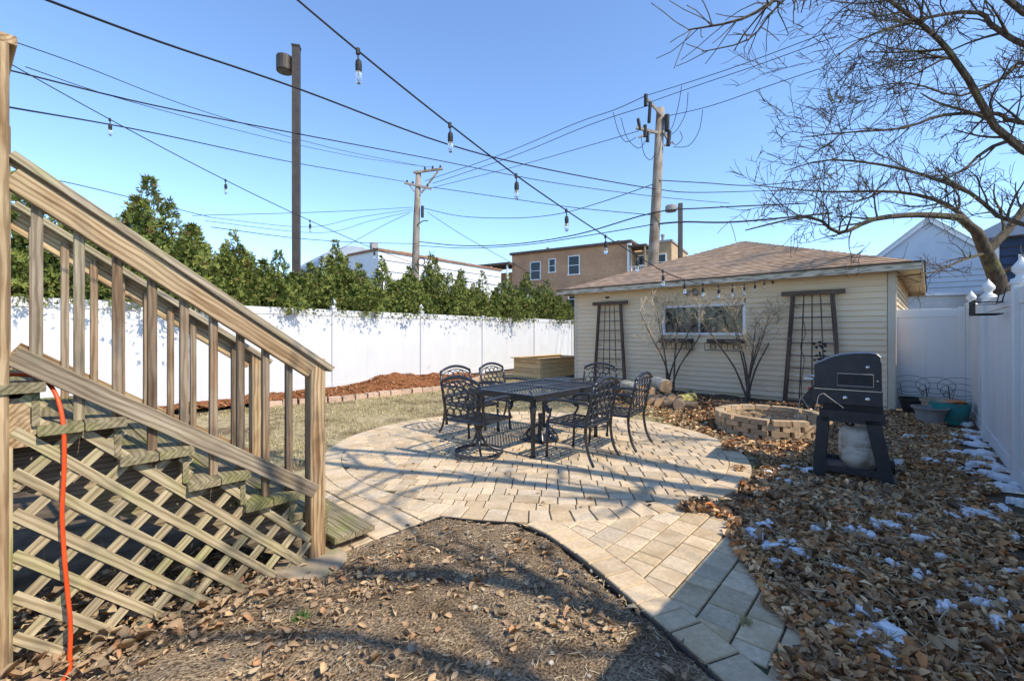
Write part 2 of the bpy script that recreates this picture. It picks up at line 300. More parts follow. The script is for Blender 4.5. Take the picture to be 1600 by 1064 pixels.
def mound(x, y):
    s = (x-FL0.x)*FLD.x+(y-FL0.y)*FLD.y; o = (x-FL0.x)*FLD.y-(y-FL0.y)*FLD.x
    return .25*np.exp(-((s-4.3)/.9)**2-((o-.8)/.6)**2)*(.7+.6*vnoise(x, y, 3.0, 71))+.10*np.exp(-((s-5.8)/.7)**2-((o-.8)/.5)**2)+.06*np.exp(-((o-.8)/.7)**2)+.06*np.exp(-((s-1.6)/.8)**2-((o-.8)/.5)**2)
sheet('mulch_bed', mulch_poly, .008, M['mulch'], res=.06, amp=.09, seed=31, mound=mound)
gar_poly = [(2.2, 11.9), (2.9, 9.6), (4.2, 8.2), (5.6, 7.3), (6.7, 6.6), (7.2, 7.1), (6.9, 7.9), (1.9, 12.7)]
sheet('garage_planting_bed', gar_poly, .006, mat('dark_mulch', (.045, .03, .02), (.13, .085, .055), scale=18, rough=1, bump=1, bdist=.03, var=0, detail=10), res=.09, amp=.03, seed=41)
# concrete strip by the raised planter
cm = MB(); cm.box((1.55, 12.75, .02), (1.5, 1.6, .04), Matrix.Rotation(ROT_UV, 3, 'Z')); tag(cm.build('concrete_pad', M['concrete']), kind='structure')
# ---------------------------------------------------------------- pavers
def clip_rect(sub, x0, x1, y0, y1):
    def cut(p, ax, lim, keep):
        out = []
        for i in range(len(p)):
            A = p[i-1]; B = p[i]; ia = keep(A[ax], lim); ib = keep(B[ax], lim)
            if ia != ib:
                t = (lim-A[ax])/(B[ax]-A[ax]); out.append((A[0]+t*(B[0]-A[0]), A[1]+t*(B[1]-A[1])))
            if ib: out.append(B)
        return out
    ge = lambda a, b: a >= b; le = lambda a, b: a <= b
    for ax, lim, k in ((0, x0, ge), (0, x1, le), (1, y0, ge), (1, y1, le)):
        sub = cut(sub, ax, lim, k)
        if len(sub) < 3: return []
    return sub
def area(p): return .5*sum(p[i-1][0]*p[i][1]-p[i][0]*p[i-1][1] for i in range(len(p)))
pav = []                                               # (polygon in world xy, tint)
def tint():
    k = rnd.uniform(.8, 1.1); w = rnd.uniform(-.02, .03)
    return (.70*k+w, .56*k, .385*k-w)
def grid_region(poly, rot, rowh, widths, gap=.009, ox=0, oy=0):
    c, s = math.cos(rot), math.sin(rot); loc = [(x*c+y*s, -x*s+y*c) for x, y in poly]
    if area(loc) < 0: loc.reverse()
    y = min(p[1] for p in loc)-oy; ymax = max(p[1] for p in loc); xmin = min(p[0] for p in loc); xmax = max(p[0] for p in loc)
    while y < ymax:
        h = rnd.choice(rowh); x = xmin-rnd.uniform(0, .3)
        while x < xmax:
            w = rnd.choice(widths)
            cells = [(x, x+w, y, y+h)]
            if h > .17 and rnd.random() < .0: cells = [(x, x+w, y, y+h/2), (x, x+w, y+h/2, y+h)]
            for X0, X1, Y0, Y1 in cells:
                q = clip_rect(loc, X0+gap/2, X1-gap/2, Y0+gap*.8, Y1-gap*.8)
                if q and abs(area(q)) > .0035:
                    pav.append(([(px*c-py*s, px*s+py*c) for px, py in q], tint()))
            x += w
        y += h
N_E = 96
grid_region([ell(2*math.pi*i/N_E, -.21) for i in range(N_E)], math.radians(-6), [.155], [.105, .155, .21, .21])
per = math.pi*(3*(ERX+ERY)-math.sqrt((3*ERX+ERY)*(ERX+3*ERY))); nring = int(per/.165)
for i in range(nring):
    t0 = 2*math.pi*(i+.03)/nring; t1 = 2*math.pi*(i+.97)/nring
    pav.append(([ell(t0, -.205), ell(t0, 0), ell(t1, 0), ell(t1, -.205)], tint()))
def arc(t0, t1, k, n=24): return [ell(t0+(t1-t0)*i/n, k) for i in range(n+1)]
def t_of(x, y): return math.atan2((y-EC[1])/ERY, (x-EC[0])/ERX)
# path to the lower right
le = [(.10, 3.21), (.25, 3.05), (.40, 2.80), (.535, 2.52), (.645, 2.27), (.74, 2.06), (.82, 1.86), (.89, 1.66), xy(1.8, .2), xy(1.75, -.6)]
ri = [xy(2.5, -.6), xy(2.6, .3), (1.45, 2.42), (1.57, 2.82), (1.70, 3.62)]
le_in = []
for i, p in enumerate(le):
    a = Vector(le[max(i-1, 0)]); b = Vector(le[min(i+1, len(le)-1)]); d = (b-a).normalized(); le_in.append((p[0]-d.y*.19, p[1]+d.x*.19))
ta = t_of(*le_in[0]); tb = t_of(1.75, 3.66)
grid_region(le_in+ri+list(reversed(arc(ta, tb, .006))), ROT_UV, [.165, .165, .18], [.11, .16, .21, .21], gap=.006)
tot = 0
for i in range(len(le)-1):                              # soldier course along the soil edge
    A, B, A2, B2 = [Vector(q) for q in (le[i], le[i+1], le_in[i], le_in[i+1])]; n = max(1, round((B-A).length/.15))
    for k in range(n):
        u0, u1 = (k+.03)/n, (k+.97)/n; pav.append(([tuple(A.lerp(B, u0)), tuple(A.lerp(B, u1)), tuple(A2.lerp(B2, u1)), tuple(A2.lerp(B2, u0))], tint()))
# apron between the stair foot and the round patio
ap = [xy(1.28, 2.69), xy(2.13, 2.66)]; t_a = t_of(*ap[1]); t_b = t_of(*xy(2.0, 4.35))
if t_a < 0: t_a += 2*math.pi
if t_b < 0: t_b += 2*math.pi
grid_region(ap+arc(t_a, t_b, .006)+[xy(1.28, 4.2)], ROT_UV+math.pi/2, [.15, .2], [.15, .2, .25])
def paver_verts(poly, zt):
    if area(poly) < 0: poly = poly[::-1]
    c = Vector((sum(p[0] for p in poly)/len(poly), sum(p[1] for p in poly)/len(poly)))
    n = len(poly); tx, ty = rnd.gauss(0, .008), rnd.gauss(0, .008); vs = []
    for z, k in ((0.0, 0), (zt-.006, 0), (zt, .006)):
        for p in poly:
            d = Vector(p)-c; L = d.length or 1; q = Vector(p)-d*(k/L)
            vs.append((q.x, q.y, z+(((q.x-c.x)*tx+(q.y-c.y)*ty) if z > 0 else 0)))
    fs = [tuple(range(2*n, 3*n))]
    for r in (0, 1): fs += [(r*n+i, r*n+(i+1) % n, (r+1)*n+(i+1) % n, (r+1)*n+i) for i in range(n)]
    return vs, fs, c
bm_ = MB()
pt = [ell(2*math.pi*i/60, -.01) for i in range(60)]; bm_.add([(x, y, .027) for x, y in pt], [tuple(range(60))])
pp = le[:]+ri+list(reversed(arc(ta, tb, -.02))); bm_.add([(x, y, .026) for x, y in pp], [tuple(range(len(pp)))])
pa = ap+arc(t_a, t_b, -.02)+[xy(1.28, 4.2)]; bm_.add([(x, y, .025) for x, y in pa], [tuple(range(len(pa)))])
patio = tag(bm_.build('patio', mat('joint_sand', (.05, .042, .028), (.13, .11, .07), scale=30, rough=1, bump=.5, var=0, blotch=(.06, .075, .025), bl_scale=2)), kind='structure')
def vis_size(c): return 1/(max(c.y, .5)**2)*(1 if abs(c.x) < 1.25*max(c.y, .1) and c.y > 1.7 else .01)
plist = []
for poly, tc_ in pav:
    vs_, fs_, c = paver_verts(poly, .036+rnd.uniform(-.002, .002)); plist.append((vis_size(c)*abs(area(poly)), vs_, fs_, tc_))
plist.sort(key=lambda t: -t[0])
def col_mesh(name, vs_, fs_, cols):
    me = bpy.data.meshes.new(name); me.from_pydata(vs_, [], fs_); at = me.color_attributes.new('Col', 'FLOAT_COLOR', 'POINT')
    at.data.foreach_set('color', [q for c in cols for q in (*c, 1)]); me.update(); return me
for _, vs_, fs_, tc_ in plist[:300]:
    link('paver', col_mesh('paver', vs_, fs_, [tc_]*len(vs_)), M['paver'], patio)
rb = MB(); rc = []
for _, vs_, fs_, tc_ in plist[300:]: rb.add(vs_, fs_); rc += [tc_]*len(vs_)
tag(link('pavers', col_mesh('pavers', rb.v, rb.f, rc), M['paver'], patio), kind='stuff')
ed = MB()                                              # black plastic edging between soil and paving
epath = [xy(1.62, 2.67), xy(2.1, 2.645)]+[ell(t, .02) for t in [t_a+(t_of(.10, 3.21)+2*math.pi-t_a)*i/8 for i in range(1, 8)]]+[(x-.02, y-.015) for x, y in le[:-1]]
ed.tube([(x, y, .03) for x, y in epath], .007, 5)
for i in range(len(epath)-1): ed.bar((*epath[i], .015), (*epath[i+1], .015), .005, .03)
tag(ed.build('lawn_edging', M['black_plastic']), 'black plastic edging strip between the bare soil and the paving', 'edging')
# flagstones right of the grill
fl = [(3.55, 4.35, .95, .42, 40), (4.05, 4.85, .9, .40, 47), (4.5, 5.35, .8, .42, 52), (3.15, 3.85, .6, .38, 42)]
for i, (x, y, l, w, r) in enumerate(fl):
    mb = MB(); pts = []
    for k in range(10):
        a = 2*math.pi*k/10; q = 1/max(abs(math.cos(a)), abs(math.sin(a)))*.5*rnd.uniform(.9, 1.0); pts.append((q*math.cos(a)*l, q*math.sin(a)*w, 0))
    mb.prism(pts, (0, 0, .035))
    tag(mb.build('flagstone', M['slab'], None, Matrix.Translation((x, y, .002)) @ Matrix.Rotation(math.radians(r), 4, 'Z')),
        ['grey flagstone right beside the grill wheels', 'middle grey flagstone between the grill and the pots', 'farthest grey flagstone, nearest the grey bowl pot', 'grey flagstone nearest the camera, half under leaves in front of the grill'][i], 'paving stone', 'flagstones beside the grill')
# ---------------------------------------------------------------- edging bricks of the mulch bed
def along(poly, step):
    out = []; acc = 0
    for i in range(len(poly)-1):
        A = Vector(poly[i]); B = Vector(poly[i+1]); L = (B-A).length; s = acc
        while s < L: out.append((A.lerp(B, s/L), math.atan2(B.y-A.y, B.x-A.x))); s += step
        acc = s-L
    return out
eb = tag(thing('brick_edging', 'row of tan edging bricks bordering the red brown mulch bed', 'edging', (-3.6, 9.05, 0)))
for p, ang in along(bed_b[1:], .27):
    mb = MB(); mb.box((0, 0, 0), (.25, .15, .12), taper=.95)
    mb.build('brick', M['edge_brick'], eb, Matrix.Translation((p.x+3.6+rnd.uniform(-.01, .01), p.y-9.05, .055+rnd.uniform(-.008, .008))) @ Matrix.Rotation(ang+rnd.uniform(-.09, .09), 4, 'Z') @ Matrix.Rotation(rnd.uniform(-.05, .05), 4, 'X'))
# ================================================================ DECK STAIRS (local axes: x = U, y = V)
st = thing('deck_stairs', 'weathered wooden deck stairs with balustrades and lattice skirt, coming down to the patio', 'stairs', W(0, 2.75), ROT_UV)
B0 = 0.0; B1 = 1.02                                    # near and far side (offset in V)
a0, z0, RUN, RISE = .063, 1.22, .255, .182
def nose(k): return a0+RUN*k, z0-RISE*k
for k in range(0, 6):
    a, z = nose(k)
    for j in (0, 1):
        c = a-.07-j*.142
        t = beam('tread', (c, B0-.095 if k < 5 else B0+.05, z-.018), (c, B1+.06, z-.018), .138, .038, M['tread_wood'], st)
    beam('riser', (a-.03, B0-.06 if k < 5 else B0+.05, z-.038-.072), (a-.03, B1, z-.038-.072), .024, .14, M['tread_wood'], st)
# bottom box step on the paving
a, z = nose(6)
for j in (0, 1): beam('tread', (a-.07-j*.142, B0-.06, z-.018), (a-.07-j*.142, B1+.1, z-.018), .138, .038, M['tread_wood'], st)
beam('riser', (a-.04, B0, .046), (a-.04, B1+.05, .046), .025, .09, M['grey_wood'], st)
beam('side_board', (a-.28, B0-.005, .046), (a-.055, B0-.005, .046), .025, .09, M['dark_wood'], st)
# stringers
for b in (B0+.06, B1-.06):
    mb = MB(); pts = []
    for k in range(6):
        aa, zz = nose(k); pts += [(aa-.285, b, zz-.04), (aa-.045, b, zz-.04)]
    pts += [(1.34, b, .03), (1.12, b, .03), (-.22, b, z0-.33)]
    mb.prism(pts, (0, .038, 0)); mb.build('stringer', M['grey_wood'], st)
# top platform of the deck
for j in range(6): beam('deck_board', (-.30-.142*j+.01, B0-.05, z0+RISE-.02), (-.30-.142*j+.01, B1+.9, z0+RISE-.02), .138, .038, M['tread_wood'], st)
for j in range(3): beam('deck_board', (-.36-.142*j, B0-.06, z0-.02), (-.36-.142*j, B1+.06, z0-.02), .138, .038, M['tread_wood'], st)
for j, zz in enumerate((1.10, .985)): beam('skirt_board', (-1.2, B0-.03, zz), (-.07, B0-.03, zz), .03, .11, M['lattice_wood'], st)
beam('support_beam', (-.02, B0-.055, 1.06), (-.02, B1, 1.06), .075, .20, M['rail_wood'], st)
# posts
def gpost(name, a, b, zb, zt, w=.09): return beam(name, (a, b, zb), (a, b, zt), w, w, M['rail_wood'], st, up=(1, 0, 0), bev=.006)
gpost('newel_post', 1.215, B0, .015, 1.265, .092); gpost('newel_post', 1.215, B1, .03, 1.265, .092)
gpost('deck_post', -.09, B0-.035, 0, 2.58, .10); gpost('deck_post', -.095, B1, 0, 2.58, .09)
beam('deck_cap', (-.085, B0-.085, 2.60), (-.175, B1+.12, 2.60), .135, .036, M['rail_wood'], st)
beam('deck_cap_apron', (-.10, B0-.05, 2.545), (-.17, B1+.05, 2.545), .03, .07, M['rail_wood'], st)
sl = RISE/RUN
def railz(a): return 1.275-sl*(a-1.215)               # top of the handrail cap
def rail(b, name_sfx=None):
    up = Vector((sl, 0, 1)).normalized(); A = -.035; E = 1.30
    beam('handrail_cap', (A, b, railz(A)-.018), (E, b, railz(E)-.018), .135, .036, M['grey_wood'], st)
    off = -.03 if b == B0 else .03
    beam('top_rail', (A, b+off, railz(A)-.10), (1.18, b+off, railz(1.18)-.10), .036, .105, M['rail_wood'], st)
    lo = lambda a: 1.345-sl*(a+.048)
    beam('bottom_rail', (A, b+off, lo(A)), (1.20, b+off, lo(1.20)), .036, .082, M['rail_wood'] if b else M['grey_wood'], st)
    for i in range(9):
        a = .037+.1275*i; k = max(0, math.ceil((a-a0)/RUN-.02)); zt = railz(a)-.06; zb = z0-RISE*k+.002
        beam('baluster', (a, b, zb), (a, b, zt), .036, .036, M['baluster_wood'] if b else (M['grey_wood'] if i < 2 else M['baluster_wood']), st, up=(1, 0, 0))
rail(B0); rail(B1)
# lattice skirt: strips clipped to the area under the steps
def clip_strip(p, d, poly):
    """longest run of line p + t*d inside poly (x,z)"""
    ts = []
    for i in range(len(poly)):
        (x1, y1), (x2, y2) = poly[i-1], poly[i]; ex, ey = x2-x1, y2-y1; den = d[0]*ey-d[1]*ex
        if abs(den) < 1e-9: continue
        t = ((x1-p[0])*ey-(y1-p[1])*ex)/den; s = ((x1-p[0])*d[1]-(y1-p[1])*d[0])/den
        if 0 <= s < 1: ts.append(t)
    ts.sort(); return [(ts[i], ts[i+1]) for i in range(0, len(ts)-1, 2)]
lat = [(-.03, .015), (1.16, .015), (1.16, .20)]
for k in range(4, -1, -1):
    aa, zz = nose(k); lat += [(aa-.012+.012, zz-RISE-.04+.0), (aa-.012, zz-.05)] if k < 4 else [(aa-.012, zz-.05)]
lat += [(-.03, z0-.05)]
def lattice(poly, sgn, yoff, par, orig, step=.118, w=.042, xdir=(1, 0, 0), n0=-20, n1=30):
    d = (math.cos(math.pi/4), sgn*math.sin(math.pi/4)); nrm = (-d[1], d[0])
    for i in range(n0, n1):
        p = (nrm[0]*step*i, nrm[1]*step*i)
        for t0, t1 in clip_strip(p, d, poly):
            if t1-t0 < .05: continue
            q0 = Vector((p[0]+d[0]*t0, yoff, p[1]+d[1]*t0)); q1 = Vector((p[0]+d[0]*t1, yoff, p[1]+d[1]*t1))
            if orig is not None: q0 = orig @ q0; q1 = orig @ q1; up = orig.to_3x3() @ Vector((0, 1, 0))
            else: up = Vector((0, 1, 0))
            beam('lattice_strip', q0, q1, w+rnd.uniform(-.003, .003), .008, M['lattice_wood'], par, up=up, bev=.001)
lattice(lat, -1, -.052, st, None); lattice(lat, 1, -.042, st, None)
# corner post and side lattice at the left edge
beam('corner_post', (-.045, B0-.045, .0), (-.045, B0-.045, .96), .03, .03, M['lattice_wood'], st, up=(1, 0, 0))
side = [(-1.2, .0), (-.07, .0), (-.07, .93), (-1.2, .93)]
lattice(side, -1, -.052, st, None); lattice(side, 1, -.042, st, None)
# concrete footing below the newel
ft = MB(); ft.lathe([(.0, 0), (.20, 0), (.205, .03), (.195, .045), (.0, .046)], n=28)
tag(ft.build('footing_stone', mat('tan_cast_stone', (.30, .23, .15), (.45, .36, .25), scale=12, rough=.95, bump=.5, blotch=(.25, .24, .12), bl_scale=6), None, Matrix.Translation(W(1.17, 2.70, .004))), 'round tan concrete footing stone under the near stair newel post', 'footing')
# orange extension cord
cd = MB(); pts = [P(-60, 583, 1.80), P(0, 585, 1.84), P(40, 586, 1.88), P(66, 592, 1.90), P(84, 610, 1.89), P(95, 640, 1.88), P(100, 680, 1.87), P(100, 740, 1.865), P(97, 800, 1.86), P(100, 860, 1.855), P(105, 920, 1.85), P(110, 975, 1.84), P(109, 1020, 1.83), P(104, 1055, 1.81)]
def smooth_path(pts, sub=6):
    out = []; n = len(pts)
    for i in range(n-1):
        p0, p1, p2, p3 = pts[max(i-1, 0)], pts[i], pts[i+1], pts[min(i+2, n-1)]
        for k in range(sub):
            t = k/sub; out.append(.5*((2*p1)+(p2-p0)*t+(2*p0-5*p1+4*p2-p3)*t*t+(3*p1-p0-3*p2+p3)*t**3))
    out.append(pts[-1]); return out
end = pts[-1]; pts += [Vector((end.x-.02, end.y-.12, .012)), Vector((end.x-.15, end.y-.4, .012)), Vector((end.x-.5, end.y-.7, .012))]
pts = [Vector((p.x, p.y, max(p.z, .012))) for p in pts]
cd.tube(smooth_path(pts), .0078, 8)
tag(cd.build('extension_cord', M['orange'], smooth=True), 'bright orange extension cord hanging over the stair edge to the ground', 'cord')

# ================================================================ FENCES
def finial(mb, c, w=.075, s=1.0):
    prof = [(w*.72, 0), (w*.72, .02*s), (w*.40, .035*s), (w*.36, .06*s), (w*.66, .10*s), (w*.62, .135*s), (w*.36, .175*s), (w*.10, .215*s), (.002, .23*s)]
    mb.lathe(prof, c, 14)
def fence_run(root, s0, s1, h, zb, mat_, boards, base, d, nrm, post_mat=None):
    """one panel between two posts in root's local frame: base + d*s"""
    L = s1-s0
    def pt(s, o, z): return base+d*s+nrm*o+Vector((0, 0, z))
    beam('top_rail', pt(s0+.05, 0, h-.075), pt(s1-.05, 0, h-.075), .05, .15, mat_, root)
    beam('bottom_rail', pt(s0+.05, 0, zb+.075), pt(s1-.05, 0, zb+.075), .05, .15, mat_, root)
    n = boards; w = (L-.12)/n
    for i in range(n):
        c = s0+.06+w*(i+.5); beam('board', pt(c, .0015*(i % 2), zb+.14), pt(c, .0015*(i % 2), h-.14), w+.003, .022, mat_, root, up=nrm, bev=.004)
FN = Vector((FLD.y, -FLD.x, 0))
lf = thing('white_fence', 'long white vinyl privacy fence in front of the arborvitae hedge', 'fence', FL0)
HF = 1.98
post_s = [-8.6, -5.75, -2.86, .22, 3.09, 5.92, 8.72, 11.96, 15.1]
for i, s in enumerate(post_s):
    p = FLD*s
    beam('post', p+Vector((0, 0, 0)), p+Vector((0, 0, HF+.03)), .125, .125, M['vinyl'], lf, up=FN, bev=.008)
    if 2 < i < 6:
        mb = MB(); mb.box(p+Vector((0, 0, HF+.045)), (.15, .15, .03), frame(FLD)); finial(mb, p+Vector((0, 0, HF+.06)), .1); mb.build('post_cap', M['vinyl'], lf, smooth=False)
for i in range(len(post_s)-1): fence_run(lf, post_s[i], post_s[i+1], HF-rnd.uniform(0, .015), .04, M['vinyl'], 9, Vector((0, 0, 0)), FLD, FN)
# right fence along U at V = -.75
rf = thing('white_fence', 'shaded white vinyl fence along the right edge beside the leaf litter', 'fence', W(5.6, -.76), ROT_UV)
rp = [-4.75, -2.55, -.35, 1.35, 3.12]
px_, py_ = Vector((1, 0, 0)), Vector((0, 1, 0))
a_of = lambda px: None
rposts = [-8.7, -6.4, -4.1, -1.8, .56, 2.9, 5.1]      # along U relative to a = 5.6
for i, s in enumerate(rposts):
    beam('post', (s, 0, 0), (s, 0, 1.87), .125, .125, M['vinyl'], rf, up=(1, 0, 0), bev=.008)
    mb = MB(); mb.box((s, 0, 1.885), (.15, .15, .03)); finial(mb, (s, 0, 1.90), .10, 1.0); mb.build('post_cap', M['vinyl'], rf, smooth=True)
for i in range(len(rposts)-1): fence_run(rf, rposts[i], rposts[i+1], 1.84, .03, M['vinyl'], 8, Vector((0, 0, 0)), px_, py_)
# cross panel between garage and right fence
gt = thing('fence_gate', 'white vinyl gate panel closing the gap between garage corner and right fence', 'gate', W(10.72, .19), ROT_UV)
A_ = Vector((0, -.86, 0)); D_ = Vector((0, 1, 0))
beam('post', (0, .06, 0), (0, .06, 1.90), .12, .12, M['vinyl'], gt, up=(1, 0, 0))
beam('post', (0, -.84, 0), (0, -.84, 1.86), .09, .09, M['vinyl'], gt, up=(1, 0, 0))
fence_run(gt, -.86, .07, 1.84, .03, M['vinyl'], 4, Vector((0, 0, 0)), D_, Vector((1, 0, 0)))
# iron rail planter on the right fence
ip = thing('rail_planter', 'small black wire planter bracket hooked over the right fence top', 'planter', W(5.6+1.35, -.70, 1.62), ROT_UV)
mb = MB()
for zz in (0, .12):
    mb.tube([(-.28, .0, zz), (.28, 0, zz), (.28, .2, zz), (-.28, .2, zz), (-.28, 0, zz)], .006, 5)
for x in np.linspace(-.28, .28, 7): mb.tube([(x, .2, 0), (x, .2, .15)], .005, 4); mb.tube([(x, .2, 0), (x, 0, 0)], .005, 4)
mb.tube([(-.2, 0, .12), (-.2, -.03, .27), (-.2, -.12, .27)], .006, 5); mb.tube([(.2, 0, .12), (.2, -.03, .27), (.2, -.12, .27)], .006, 5)
mb.build('wire_frame', M['cable'], ip)

# ================================================================ GARAGE (local x = along the front to the left, y = towards the yard)
GA = Vector((6.81, 7.85, 0)); gv = Vector((-.726, .687, 0)).normalized(); GR = math.atan2(gv.y, gv.x); GL = 6.9; GH = 2.60
ga = thing('garage', 'beige vinyl sided garage with brown hip roof, slider window and shrubs in front', 'garage', GA, GR)
mb = MB(); mb.box((GL/2, -GL/2-.03, .05), (GL-.02, GL-.02, .10)); mb.build('foundation', M['concrete'], ga)
WX0, WX1, WZ0, WZ1 = 2.46, 4.27, 1.37, 2.06
mb = MB(); zc = 1.3; yf = -.07
mb.box((WX0/2-.005, yf, zc), (WX0-.03, .08, 2.58)); mb.box(((WX1+GL)/2, yf, zc), (GL-WX1-.03, .08, 2.58)); mb.box(((WX0+WX1)/2, yf, WZ0/2), (WX1-WX0-.01, .08, WZ0)); mb.box(((WX0+WX1)/2, yf, (WZ1+2.59)/2), (WX1-WX0-.01, .08, 2.59-WZ1))
mb.box((.05, -GL/2-.06, zc), (.08, GL-.2, 2.58)); mb.box((GL-.05, -GL/2-.06, zc), (.08, GL-.2, 2.58)); mb.box((GL/2, -GL+.03, zc), (GL-.04, .08, 2.58)); mb.build('wall', M['siding'], ga)
mb = MB(); mb.box((GL/2, -1.4, 1.3), (GL-.4, .1, 2.4)); mb.build('dark_backing', M['dark'], ga)  # added near-black sheet; its colour stands in for the shade inside the garage
NB = 23; BH = (GH-.10)/NB
def board(x0, x1, z, y=0.0, axis='x'):
    mb = MB(); pr = [(0, z), (.032, z), (.032, z+.006), (.004, z+BH+.006), (0, z+BH+.006)]
    if axis == 'x': mb.prism([(x0, y+n-.02, zz) for n, zz in pr], (x1-x0, 0, 0))
    else: mb.prism([(-n+.02, x0, zz) for n, zz in pr], (0, x1-x0, 0))
    return mb.build('siding_board', M['siding'], ga)
for i in range(NB):
    z = .10+BH*i
    if z+BH > WZ0-.02 and z < WZ1+.02: board(.1, WX0-.03, z); board(WX1+.03, GL-.08, z)
    else: board(.1, GL-.08, z)
    board(-6.85, -.09, z, axis='y')
for (x, y) in ((.04, -.045), (GL-.04, -.045)):
    mb = MB(); mb.box((x, y+.03, 1.33), (.10, .05, 2.54)); mb.build('corner_trim', M['trim'], ga)
mb = MB(); mb.box((-.012, -.055, 1.33), (.03, .095, 2.54)); mb.build('corner_trim', M['trim'], ga)
# window
wf = link('window', (lambda m: (m.box(((WX0+WX1)/2, -.035, WZ1-.02), (WX1-WX0+.06, .07, .05)), m.box(((WX0+WX1)/2, -.03, WZ0+.02), (WX1-WX0+.10, .085, .055)), m.box((WX0+.0, -.035, (WZ0+WZ1)/2), (.06, .07, WZ1-WZ0-.06)), m.box((WX1-.0, -.035, (WZ0+WZ1)/2), (.06, .07, WZ1-WZ0-.06)), m.mesh())[-1])(MB()), M['white_paint'], ga)
mb = MB(); xm = (WX0+WX1)/2+.06; mb.box((xm, -.045, (WZ0+WZ1)/2), (.035, .05, WZ1-WZ0-.06)); mb.build('mullion', M['white_paint'], wf)
for x0, x1 in ((WX0+.03, xm-.02), (xm+.02, WX1-.03)):
    mb = MB(); mb.box(((x0+x1)/2, -.055, (WZ0+WZ1)/2), (x1-x0, .006, WZ1-WZ0-.06)); mb.build('pane', M['pane'], wf)
# roof: stepped shingle courses on four hips
ro = .36; ez = 2.60; ax, ay, az = GL/2, -GL/2, 4.05
e = [(-ro, ro), (GL+ro, ro), (GL+ro, -GL-ro), (-ro, -GL-ro)]
mb = MB(); NC = 30
for q in range(4):
    A = Vector((*e[q], ez)); B = Vector((*e[(q+1) % 4], ez)); T = Vector((ax, ay, az)); nn = (B-A).cross(T-A).normalized()
    if nn.z < 0: nn = -nn
    for k in range(NC):
        f0_, f1_ = k/NC, (k+1)/NC*1.0; jit = nn*.002*(k % 3)
        a0_, b0_, a1_, b1_ = A.lerp(T, f0_)+nn*.014+jit, B.lerp(T, f0_)+nn*.014+jit, A.lerp(T, min(f1_, .998)), B.lerp(T, min(f1_, .998))
        mb.add([a0_, b0_, b1_, a1_, A.lerp(T, f0_), B.lerp(T, f0_)], [(0, 1, 2, 3), (4, 5, 1, 0)])
roof = mb.build('roof', M['shingle'], ga)
# tab joints in the shingle material: darker course lines come from the steps themselves
mb = MB(); mb.add([(e[0][0], e[0][1], ez-.006), (e[1][0], e[1][1], ez-.006), (e[2][0], e[2][1], ez-.006), (e[3][0], e[3][1], ez-.006)], [(0, 1, 2, 3)]); mb.build('soffit', M['soffit'], ga)
for q in range(4):
    A = Vector((*e[q], ez-.055)); B = Vector((*e[(q+1) % 4], ez-.055)); beam('fascia', A, B, .035, .12, M['fascia'], ga)
    A2 = Vector((*e[q], ez+.012)); B2 = Vector((*e[(q+1) % 4], ez+.012)); out = Vector((ax, ay, 0))-(A+B)/2; out.z = 0; out.normalize()
    beam('drip_edge', A2-out*.03, B2-out*.03, .03, .025, M['pole_metal'], ga)
mb = MB(); mb.tube([(-.30, ro+.02, 2.52), (-.30, ro-.05, 2.2)], .02, 8)
# floodlight below the eave
fl_ = thing('floodlight', 'small grey twin head floodlight under the garage eave above the window', 'floodlight', GA+gv*3.52+Vector((0, 0, 2.40)), GR)
mb = MB(); mb.lathe([(.05, 0), (.05, .02), (.02, .03)], n=12); o_ = mb.build('base', M['grey_pot'], fl_, Matrix.Rotation(-math.pi/2, 4, 'X'))
for s in (-1, 1):
    mb = MB(); mb.tube([(0, .02, 0), (.06*s, .07, -.01), (.08*s, .10, -.03)], .012, 6); mb.tube([(.08*s, .08, -.02), (.09*s, .13, -.05), (.10*s, .18, -.09)], [.03, .05, .062], 10); mb.build('lamp_head', M['grey_pot'], fl_, smooth=True)
cmn = thing('security_camera', 'tiny black round camera on the siding above the left trellis', 'camera', GA+gv*5.85+Vector((0, 0, 2.36)), GR)
mb = MB(); mb.tube([(0, 0, 0), (0, .05, 0)], .028, 10); mb.tube([(-.02, 0, 0), (-.07, .03, 0)], .02, 8); mb.build('housing', M['black_plastic'], cmn)
# trellises
def trellis(label, t_c, rot=0.0):
    o = thing('trellis', label, 'trellis', GA+gv*t_c+Vector((.687*-.12, -.726*.12, 0)), GR, 'wooden trellises on the garage wall')
    wt, wb, h = .30, .46, 2.2
    beam('top_bar', (-.52, 0, h), (.52, 0, h), .05, .085, M['dark_wood'], o)
    for s in (-1, 1): beam('leg', (s*wb, .02, 0), (s*(wt+.02), 0, h-.04), .05, .075, M['dark_wood'], o, up=(1, 0, 0))
    for s in (-1, 0, 1):
        beam('slat', (s*.21, .005, .12), (s*.135, 0, h-.04), .016, .022, M['dark_wood'], o, up=(1, 0, 0))
    for i in range(8):
        z = .22+i*.25; w = wb+(wt-wb)*z/h; beam('slat', (-w, .018, z), (w, .018, z), .014, .02, M['dark_wood'], o)
    beam('bottom_bar', (-wb, .03, .05), (wb, .03, .05), .03, .07, M['dark_wood'], o)
    return o
tr = trellis('dark wooden ladder trellis behind the grill, with a dead vine on it', 1.21)
trellis('dark wooden ladder trellis near the far left corner of the garage', 5.70)
mb = MB(); vr = random.Random(4)
vine = [(.16, .03, .02), (.17, .03, .5), (.12, .04, .9), (.19, .04, 1.15), (.10, .04, 1.4), (.16, .03, 1.75)]
mb.tube(smooth_path([Vector(v) for v in vine], 3), .006, 4)
